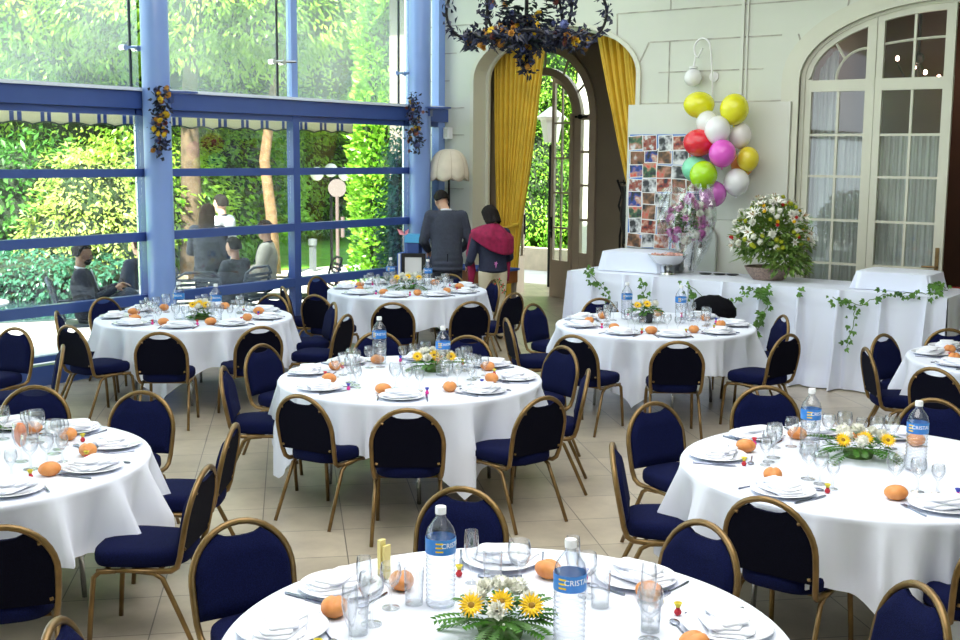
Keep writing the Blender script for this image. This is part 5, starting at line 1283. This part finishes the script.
def sitting(head=(0, 0, 0), back=0., cross=False, wrL=None, wrR=None, lean_=0.):
    d = dict(pelvis=(0, 0, .56), chest=(0, lean_*.6-back*.6, .86), neck=(0, lean_-back, 1.06), head=(0, lean_*1.2-back+.03, 1.215), head_rot=head,
             shL=(-.19, lean_*.9-back, 1.00), shR=(.19, lean_*.9-back, 1.00), elL=(-.26, lean_*.5+.06, .74), elR=(.26, lean_*.5+.06, .74), wrL=wrL or (-.14, lean_+.28, .72), wrR=wrR or (.14, lean_+.28, .72),
             hiL=(-.10, .06, .54), hiR=(.10, .06, .54), knL=(-.13, .46, .54), knR=(.13, .46, .54), anL=(-.13, .50, .10), anR=(.13, .50, .10), toL=(-.14, .64, .05), toR=(.14, .64, .05))
    if cross: d.update(knR=(.04, .44, .78), anR=(-.02, .74, .52), toR=(-.03, .86, .46))
    return d
VA = R_(35.85)            # a figure turned by VA shows its back to the camera
person('man in a dark charcoal suit standing, back to us, head bowed over a desk', (-9.36, 12.20, 0), VA+R_(6), standing(.12, (-34, 0, 22), wrL=(-.20, .34, .98), wrR=(.20, .36, .98), elL=(-.28, .08, 1.12), elR=(.28, .08, 1.12)) | dict(head=(-.05, .20, 1.60)), hair='hair', top='suit', shirt='shirtw', legs_m='suit', sc=1.07)
w = person('woman with a magenta shawl, navy jacket and cream flowered trousers, seen from behind', (-8.52, 12.06, 0), VA+R_(22), standing(.07, (-22, 0, 24), wrL=(-.24, .30, .98), wrR=(.05, .30, .98), elL=(-.30, .05, 1.08), elR=(.26, .05, 1.10)), hair='hair', hairstyle='bob', top='denim', legs_m='creamp', sc=.945, hem=.04)
def shawl(u, v):
    a = 2*PI*u; k = v; rx = .080+.205*min(1, k*1.7)+.012*sin(5*a+4*k); ry = .085+.125*min(1, k*1.7)+.010*sin(6*a+3*k)
    back = max(0, -sin(a)); drop = .22+.16*back+.09*cos(a)
    return (rx*cos(a), .06+ry*sin(a)-.01*k, 1.53-.02*sin(a)-drop*k**1.35)
s_ = MB().grid(shawl, 60, 16, closed_u=True).build('shawl', M['scarf'], w, smooth=180); s_.modifiers.new('Solidify', 'SOLIDIFY').thickness = .012
MB().tube([(-.21, .17, 1.40), (-.25, .21, 1.15), (-.23, .18, .92), (-.25, .16, .70)], [.055, .05, .055, .03], 10).build('shawl_end', M['scarf'], w)
MB().tube([(.22, .14, 1.30), (.26, .10, 1.05), (.24, .06, .78)], [.045, .04, .02], 10).build('shawl_end', M['scarf'], w)
mb = MB(); r = random.Random(2)
for (x, z) in ((.03, .93), (.08, .86), (.10, .78), (-.01, .90)):
    for k in range(5): a = 1.25*k; mb.leafq((x, -.140, z-.12), (cos(a), 0, sin(a)), (0, -1, 0), .045, .022, 0 if k % 2 else 1)
mb.build('flower_print', [M['petal_r'], M['fern']], w, smooth=0)
mb = MB()
for k in range(5): a = 1.25*k; mb.leafq((-.02, -.150, 1.04), (cos(a), 0, sin(a)), (0, -1, 0), .03, .016)
mb.leafq((-.02, -.150, 1.04), (0, 0, -1), (0, -1, 0), .07, .02).build('embroidery', M['petal_p'], w, smooth=0)
MB().box((0, -.150, .90), (.007, .012, .16)).build('vent', M['jet'], [o for o in bpy.data.objects if str(o.get('label', '')).startswith('man in a dark charcoal')][0], smooth=0)
# guests on the terrace (they face along the direction given)
def face(deg): return R_(deg-90)
RG = 35.85                # picture-right as a compass direction in the ground plane
person('seated man in a dark suit outside the glass, legs crossed, hands before him', (-11.10, 7.95, -.02), face(RG+18), sitting((-8, 0, -8), .06, True, wrL=(-.06, .34, .86), wrR=(.07, .30, .84)), skin='skin2', hair='hair', top='suit2', shirt='shirtw', legs_m='greyj', beard=True)
person('guest in a dark jacket outside, mostly hidden by the window post', (-11.85, 9.28, -.04), face(RG+150), sitting((0, 0, 0)), hair='hairb', top='suit2', shirt=None, legs_m='suit2')
person('woman with long brown hair and dark jacket standing outside, back to us', (-11.80, 10.30, -.05), VA+R_(-10), standing(.02, (0, 0, -25), wrL=(-.16, .25, 1.10), wrR=(.18, .22, 1.0)), hair='hairb', hairstyle='long', top='greyj', legs_m='suit2', sc=.965)
person('standing man in a white shirt facing left outside the glass', (-12.15, 10.90, -.04), face(RG+165), standing(.02, (-4, 0, -12), wrL=(-.15, .3, 1.05), wrR=(.18, .28, 1.0)), skin='skin', hair='hair', top='shirtw', shirt='suit2', legs_m='greyj', sc=1.02)
person('seated guest with dark hair and grey jacket outside, in front of the group', (-11.0, 10.02, -.02), face(RG+155), sitting((-5, 0, 0), .02), hair='hair', top='greyj', legs_m='greyj', sc=.97)
person('seated man in a pale beige jacket over a dark shirt outside', (-11.45, 10.98, .04), face(RG+185), sitting((-4, 0, -25), .03, wrL=(-.1, .34, .66), wrR=(.1, .34, .66)), skin='skin', hair='hair', top='beigej', shirt='suit2', legs_m='suit2', sc=1.04)
# terrace furniture
def garden_chair(lab, x, y, rz, m_='gmetal', seat='gmetal'):
    t = thing('garden_chair', lab, 'chair', (x, y, 0), rz); 
    MB().prism([(-.23, -.22), (.23, -.22), (.25, .24), (-.25, .24)], .42, .45).build('seat', M[seat], t, smooth=0)
    mb = MB().tube([(-.24, -.22, .42), (-.26, -.29, .62), (-.25, -.36, .88), (-.15, -.40, .94), (.15, -.40, .94), (.25, -.36, .88), (.26, -.29, .62), (.24, -.22, .42)], .016, 8)
    for k in range(7): z = .52+.055*k; y_ = -.24-.14*(z-.45)/.45*1.0; mb.box((0, y_-.02, z), (.50, .010, .032))
    mb.build('backrest', M[m_], t)
    for s in (-1, 1):
        MB().tube([(s*.25, .22, .44), (s*.26, .25, 0)], .015, 8).build('leg', M[m_], t); MB().tube([(s*.24, -.20, .44), (s*.26, -.30, 0)], .015, 8).build('leg', M[m_], t)
        MB().tube([(s*.26, -.31, .66), (s*.30, .10, .66), (s*.28, .22, .60), (s*.26, .22, .44)], .015, 8).build('armrest', M[m_], t)
    return t
garden_chair('slatted grey garden chair under the seated man in the dark suit outside', -11.10, 7.93, face(RG+18), 'gcanvas')
garden_chair('garden chair under the guest half hidden by the window post', -11.85, 9.28, face(RG+150))
garden_chair('grey garden chair under the seated guest in the grey jacket outside', -11.0, 10.02, face(RG+155), 'gcanvas')
garden_chair('garden chair under the man in the pale beige jacket', -11.45, 10.98, face(RG+185), 'gmetal')
garden_chair('empty dark garden chair right of the man in the beige jacket', -11.0, 11.35, face(RG+200), 'iron', 'iron')
garden_chair('empty grey garden chair with its back to the glass beside the column', -10.95, 9.35, face(RG+110), 'gcanvas')
t = thing('garden_table', 'white topped garden table on curved grey legs at the left outside', 'table', (-11.75, 6.75, 0))
MB().lathe([(0, .70), (.55, .70), (.56, .72), (0, .73)], 40).build('tabletop', M['white'], t)
for k in range(3): a = 2*PI*k/3+.5; MB().tube([(.1*cos(a), .1*sin(a), .70), (.3*cos(a), .3*sin(a), .52), (.20*cos(a), .20*sin(a), .25), (.42*cos(a), .42*sin(a), 0)], .02, 8).build('leg', M['gmetal'], t)

# ================================================================== garden
struct(MB().box2((-17.2, -8, -.14), (-10.45, 15.5, -.02)).build('ground_terrace', M['terrace'], smooth=0))
struct(MB().box2((-60, -20, -.3), (-17.2, 60, -.04)).box2((-17.2, 15.5, -.3), (8, 60, -.05)).build('ground', M['lawn'], smooth=0))
struct(MB().box2((-17.4, -8, -.1), (-17.1, 15.7, .08)).box2((-17.2, 15.4, -.1), (-12.3, 15.7, .08)).build('ground_kerb', M['kerb'], smooth=0))
struct(MB().box2((-17.2, DY+.2, -.2), (-6.4, 20.4, -.03)).build('ground_path', M['terrace'], smooth=0))
t = tag(MB().box2((-16, 20.4, -.1), (-10, 20.75, .42)).build('low_wall', M['kerb'], smooth=0), 'low sandstone garden wall seen through the open door', 'wall')
t = tag(MB().box2((-12.15, 20.0, -.1), (-7.5, 20.3, 5)).build('white_garden_building', M['wall'], smooth=0), 'white wall of an outbuilding seen through the door\'s right panes', 'building')

def foliage(blobs, n, size, seed, droop=.5, wr=.42, shell=.75):
    """numpy cloud of folded leaves on ellipsoid crowns; returns arrays"""
    g = np.random.default_rng(seed); B = np.array(blobs, float); wts = (B[:, 3]*B[:, 4]*B[:, 5])**(2/3); wts /= wts.sum()
    bi = g.choice(len(B), n, p=wts); d = g.normal(size=(n, 3)); d /= np.linalg.norm(d, axis=1)[:, None]
    s = shell+(1.06-shell)*g.random(n)[:, None]**.6
    # lumpy outline
    lump = 1+.13*np.sin(d[:, :1]*7+bi[:, None])+.10*np.sin(d[:, 1:2]*9+2*bi[:, None])+.08*np.sin(d[:, 2:3]*11)
    p = B[bi, :3]+d*B[bi, 3:6]*s*lump; p[:, 2] = np.maximum(p[:, 2], .02)
    ax = d*np.array([1, 1, .4])+g.normal(size=(n, 3))*.55; ax[:, 2] -= droop; ax /= np.linalg.norm(ax, axis=1)[:, None]
    nn = d+g.normal(size=(n, 3))*.45+np.array([0, 0, .6]); sd = np.cross(ax, nn); sd /= np.linalg.norm(sd, axis=1)[:, None]+1e-9; up = np.cross(sd, ax)
    L = (size*(.6+.8*g.random(n)))[:, None]; W = L*wr/2
    v = np.stack([p, p+ax*L*.45+sd*W+up*W*.3, p+ax*L, p+ax*L*.45-sd*W+up*W*.3], 1).reshape(-1, 3)
    return v
def leafmesh(name, v, material, parent):
    n = len(v)//4; me = bpy.data.meshes.new(name); me.vertices.add(len(v)); me.vertices.foreach_set('co', v.astype(np.float32).ravel())
    base = (np.arange(n)*4)[:, None]; tri = np.concatenate([base+np.array([0, 1, 2]), base+np.array([0, 2, 3])], 1).reshape(-1)
    me.loops.add(len(tri)); me.loops.foreach_set('vertex_index', tri.astype(np.int32)); me.polygons.add(n*2); me.polygons.foreach_set('loop_start', np.arange(n*2, dtype=np.int32)*3)
    me.materials.append(material); me.update(calc_edges=True); me.validate(); o = bpy.data.objects.new(name, me); C.objects.link(o); o.parent = parent; return o
LM = {'bright': leaf_mat('bright_leaves', (.035, .17, .012), (.55, .82, .09), .9, .5, c3=(.82, .92, .32)), 'mid': leaf_mat('mid_leaves', (.018, .09, .010), (.34, .66, .07), .9, .45),  # dark ramp tones stand in for shade in the gaps between leaves
      'dark': leaf_mat('dark_leaves', (.02, .10, .015), (.09, .28, .04), 1.1, .3), 'yellow': leaf_mat('yellow_leaves', (.30, .44, .07), (.74, .80, .26), 2.0, .45), 'conifer': leaf_mat('conifer_leaves', (.10, .33, .02), (.36, .66, .05), 1.8, .35),
      'blue': leaf_mat('bluish_leaves', (.02, .10, .06), (.06, .22, .12), 1.3, .3)}
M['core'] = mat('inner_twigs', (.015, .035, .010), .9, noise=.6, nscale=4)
def tree(name, lab, cat, x, y, blobs, n, size, m_, seed, trunk=None, group=None, bark='bark', droop=.5, wr=.42, core=.72):
    t = thing(name, lab, cat, (x, y, 0), 0, group)
    leafmesh('foliage', foliage(blobs, n, size, seed, droop, wr), LM[m_], t)
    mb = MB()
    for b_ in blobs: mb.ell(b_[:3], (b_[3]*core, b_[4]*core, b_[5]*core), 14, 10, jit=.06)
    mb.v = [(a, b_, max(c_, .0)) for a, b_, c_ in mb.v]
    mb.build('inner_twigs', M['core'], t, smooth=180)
    if trunk: MB().tube([(a, b_, c_) for a, b_, c_, _ in trunk], [q[3] for q in trunk], 12).build('trunk', M[bark], t, smooth=180)
    return t
def along(px, dist, z=0):           # a place in the garden seen in a given direction
    a = math.atan((px-480)/F); ang = YAW-a; return (-sin(ang)*dist, cos(ang)*dist)
G1 = 'tall trees closing off the garden'
spec = [(-60, 27, 'bright', 'tree cut by the left edge, crown above the pond'), (50, 29, 'mid', 'broad green tree behind the pale shrub'), (135, 27, 'bright', 'bright leafy tree behind the left column'), (215, 29, 'bright', 'bright tree above the standing woman outside'),
        (300, 36, 'mid', 'green tree above the white globe lamps'), (375, 37, 'bright', 'bright tree behind the tall conifer'), (455, 33, 'mid', 'tree at the right end of the garden')]
for i, (px, d, m_, lab) in enumerate(spec):
    x, y = along(px, d); r = random.Random(i+40)
    bl = [(0, 0, 5.6, 2.9, 2.9, 2.6), (r.uniform(-1, 1), r.uniform(-1, 1), 3.3, 2.7, 2.7, 1.9), (1.7, 1.4, 4.6, 1.8, 1.8, 1.7), (-1.6, -1.4, 4.4, 1.9, 1.9, 1.7), (0, 0, 8.2, 2.2, 2.2, 1.8)]
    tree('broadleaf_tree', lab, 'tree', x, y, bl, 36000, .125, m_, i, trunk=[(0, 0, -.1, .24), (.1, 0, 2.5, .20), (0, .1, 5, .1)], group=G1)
# nearer chestnut boughs that fill the upper panes
for i, (px, d, z, m_, lab) in enumerate(((15, 24.5, 4.9, 'bright', 'chestnut with drooping leaves in the upper left panes'), (210, 22.6, 5.5, 'bright', 'chestnut on the thick trunk behind the standing woman outside'), (330, 23.6, 6.2, 'mid', 'tree on the slender leaning trunk behind the beige-jacketed man'))):
    x, y = along(px, d); tx, ty = along(190 if i == 1 else (274 if i == 2 else -30), d-(1.0 if i == 2 else 0)); dx, dy = tx-x, ty-y
    tk = [(dx, dy, -.1, .23), (dx+.05, dy, 1.6, .19), (dx*.9, dy*.9, 3.2, .15), (dx*.5, dy*.5, z, .08)] if i < 2 else [(dx*1.0, dy, -.1, .13), (dx*1.05, dy*1.05, 1.2, .11), (dx*1.12, dy*1.15, 2.2, .10), (dx*1.05, dy*1.0, 3.3, .09), (dx*.5, dy*.5, z, .05)]
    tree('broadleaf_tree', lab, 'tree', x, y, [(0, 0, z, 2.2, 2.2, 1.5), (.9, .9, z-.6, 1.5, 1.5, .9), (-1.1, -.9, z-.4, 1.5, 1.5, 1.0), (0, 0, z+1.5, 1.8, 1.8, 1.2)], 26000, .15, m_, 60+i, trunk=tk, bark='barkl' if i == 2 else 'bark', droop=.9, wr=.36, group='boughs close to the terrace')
# shrubs
sh = [(92, 20.6, 'yellow', [(0, 0, 1.35, .80, .8, 1.05), (.35, .3, .8, .7, .7, .8), (-.35, -.3, .8, .7, .7, .8)], 8000, .10, 'pale yellow-green shrub right of the seated man in the dark suit'),
      (10, 22.6, 'dark', [(0, 0, 1.3, 1.9, 1.7, 1.3), (-1.6, -1.4, 1.0, 1.6, 1.5, 1.1)], 9000, .16, 'green shrub at the left edge behind the pond'),
      (150, 23.5, 'bright', [(0, 0, 1.3, 1.3, 1.5, 1.4)], 7000, .15, 'green shrub behind the left column'),
      (222, 26.0, 'mid', [(0, 0, 1.5, 1.7, 1.7, 1.5)], 7000, .15, 'dark bush behind the standing woman and man outside'),
      (292, 33.5, 'mid', [(0, 0, 1.6, 2.4, 2.4, 1.7)], 8000, .16, 'bush right of the slender trunk'),
      (345, 36, 'dark', [(0, 0, 2.1, 2.3, 2.3, 2.1)], 6000, .16, 'dark bush behind the round disc on its post'),
      (401, 16.75, 'blue', [(0, 0, 1.25, .27, .27, 1.35)], 4000, .08, 'bluish evergreen between the conifer and the corner column'),
      (45, 20.6, 'blue', [(0, 0, .35, 1.9, 1.5, .42)], 6000, .10, 'low bluish planting along the edge of the pond')]
for i, (px, d, m_, bl, n, s, lab) in enumerate(sh):
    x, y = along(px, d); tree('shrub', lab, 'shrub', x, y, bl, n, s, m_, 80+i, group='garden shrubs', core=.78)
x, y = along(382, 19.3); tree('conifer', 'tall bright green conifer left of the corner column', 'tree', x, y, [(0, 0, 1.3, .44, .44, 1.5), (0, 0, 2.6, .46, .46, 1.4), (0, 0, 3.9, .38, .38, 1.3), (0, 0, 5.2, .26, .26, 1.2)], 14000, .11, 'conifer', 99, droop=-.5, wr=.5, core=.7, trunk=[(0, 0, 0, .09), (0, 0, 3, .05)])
for i, (px, d, m_, lab) in enumerate(((528, 28.5, 'mid', 'green hedge seen through the open garden door'), (570, 29, 'bright', 'brighter hedge seen through the panes of the garden door'))):
    x, y = along(px, d); tree('hedge', lab, 'hedge', x, y, [(0, 0, 1.6, 1.7, 1.7, 1.8), (0, 0, 4.8, 1.9, 1.9, 2.3)], 30000, .095, m_, 110+i, group='hedge beyond the garden door', core=.8)
# pond edge, lamps and signs
t = tag(MB().lathe([(0, -.02), (2.2, -.02), (2.2, .0), (0, .0)], 40).build('pond', mat('pond_water', (.03, .07, .07), .05), loc=along(20, 19.5)+(0.01,)), 'small dark pond beyond the terrace at the left', 'pond')
x, y = along(337, 20.5)
t = thing('garden_post', 'slim pinkish post carrying a round blank disc on the terrace kerb', 'sign post', (x, y, 0), VA)
MB().tube([(0, 0, 0), (0, 0, 1.60)], .032, 10).build('post', mat('pinkish_metal', (.14, .10, .095), .6), t); MB().tube([(.09, 0, .9), (.09, 0, 1.25)], .035, 10).build('tube_holder', mat('pinkish_metal_2', (.14, .10, .095), .6), t); dk = MB().lathe([(0, -.01), (.155, -.01), (.155, .01), (0, .01)], 32).build('disc', mat('pinkish_disc', (.15, .12, .115), .6), t)
dk.rotation_euler = (R_(90), 0, 0); dk.location = (0, 0, 1.74)
x, y = along(331, 24)
t = thing('globe_lamp', 'garden lamp with white globes above the round disc', 'lamp', (x, y, 0), VA)
MB().tube([(0, 0, 0), (0, 0, 1.9)], .03, 8).tube([(-.30, 0, 1.86), (0, 0, 1.82), (.30, 0, 1.86)], .02, 8).build('pole', M['iron'], t)
for dx in (-.28, 0, .28): MB().ell((dx, 0, 2.0 if dx == 0 else 1.93), .14, 16, 10).build('globe', M['opal'], t)
x, y = along(549, 21.0)
t = thing('lantern', 'white garden lantern hanging outside the open arched door', 'lamp', (x, y, 2.55), VA)
MB().lathe([(0, .0), (.12, 0), (.20, .40), (0, .40)], 6).build('lantern_glass', M['opal'], t, smooth=0); MB().lathe([(0, .62), (.05, .60), (.26, .44), (.23, .39), (0, .40)], 6).build('lantern_roof', M['white'], t, smooth=0)
MB().tube([(.0, 0, -.04), (0, 0, -2.55)], .035, 8).build('lantern_post', M['iron'], t)
t = tag(MB().box((0, 0, .25), (.10, .1, .5)).lathe([(0, .5), (.09, .5), (.09, .62), (0, .64)], 12).build('bollard_light', M['gmetal'], loc=along(312, 24)+(0,)), 'low grey bollard light on the lawn', 'lamp')

# ================================================================== light
sc = bpy.context.scene
w = bpy.data.worlds.new('sky'); sc.world = w; w.use_nodes = True; bg = w.node_tree.nodes['Background']; bg.inputs[0].default_value = (.80, .90, 1.0, 1); bg.inputs[1].default_value = SKY
s = bpy.data.lights.new('sun', 'SUN'); s.energy = SUN; s.angle = R_(1.5); s.color = (1, .96, .86); so = bpy.data.objects.new('sun', s); C.objects.link(so)
so.rotation_euler = Vector((-.30, .64, -.70)).to_track_quat('-Z', 'Y').to_euler()
def area(name, loc, size, sy, e, col, rot=(0, 0, 0)):
    l = bpy.data.lights.new(name, 'AREA'); l.shape = 'RECTANGLE'; l.size = size; l.size_y = sy; l.energy = e; l.color = col
    o = bpy.data.objects.new(name, l); C.objects.link(o); o.location = loc; o.rotation_euler = rot; return o
area('overhead_fill', (-2.2, 3.5, 4.93), 5, 5, A1, (1, .98, .96))  # soft fill added over the front tables, no fitting hangs here
area('overhead_fill', (-5.5, 8.5, 4.93), 6, 6, A2, (.97, .98, 1))  # second added fill, brightens the middle tables from above
area('glass_corner_fill', (-8.5, 10.5, 4.93), 3, 6, A3, (.92, .96, 1))  # added fill under the solid ceiling near the glass corner
sc.view_settings.view_transform = 'Standard'; sc.view_settings.look = 'None'; sc.view_settings.gamma = 1; sc.view_settings.use_curve_mapping = False; sc.view_settings.exposure = EXPO
cy = sc.cycles; cy.transparent_max_bounces = 40; cy.max_bounces = 8; cy.use_denoising = True; cy.sample_clamp_indirect = 6; cy.caustics_reflective = False; cy.caustics_refractive = False
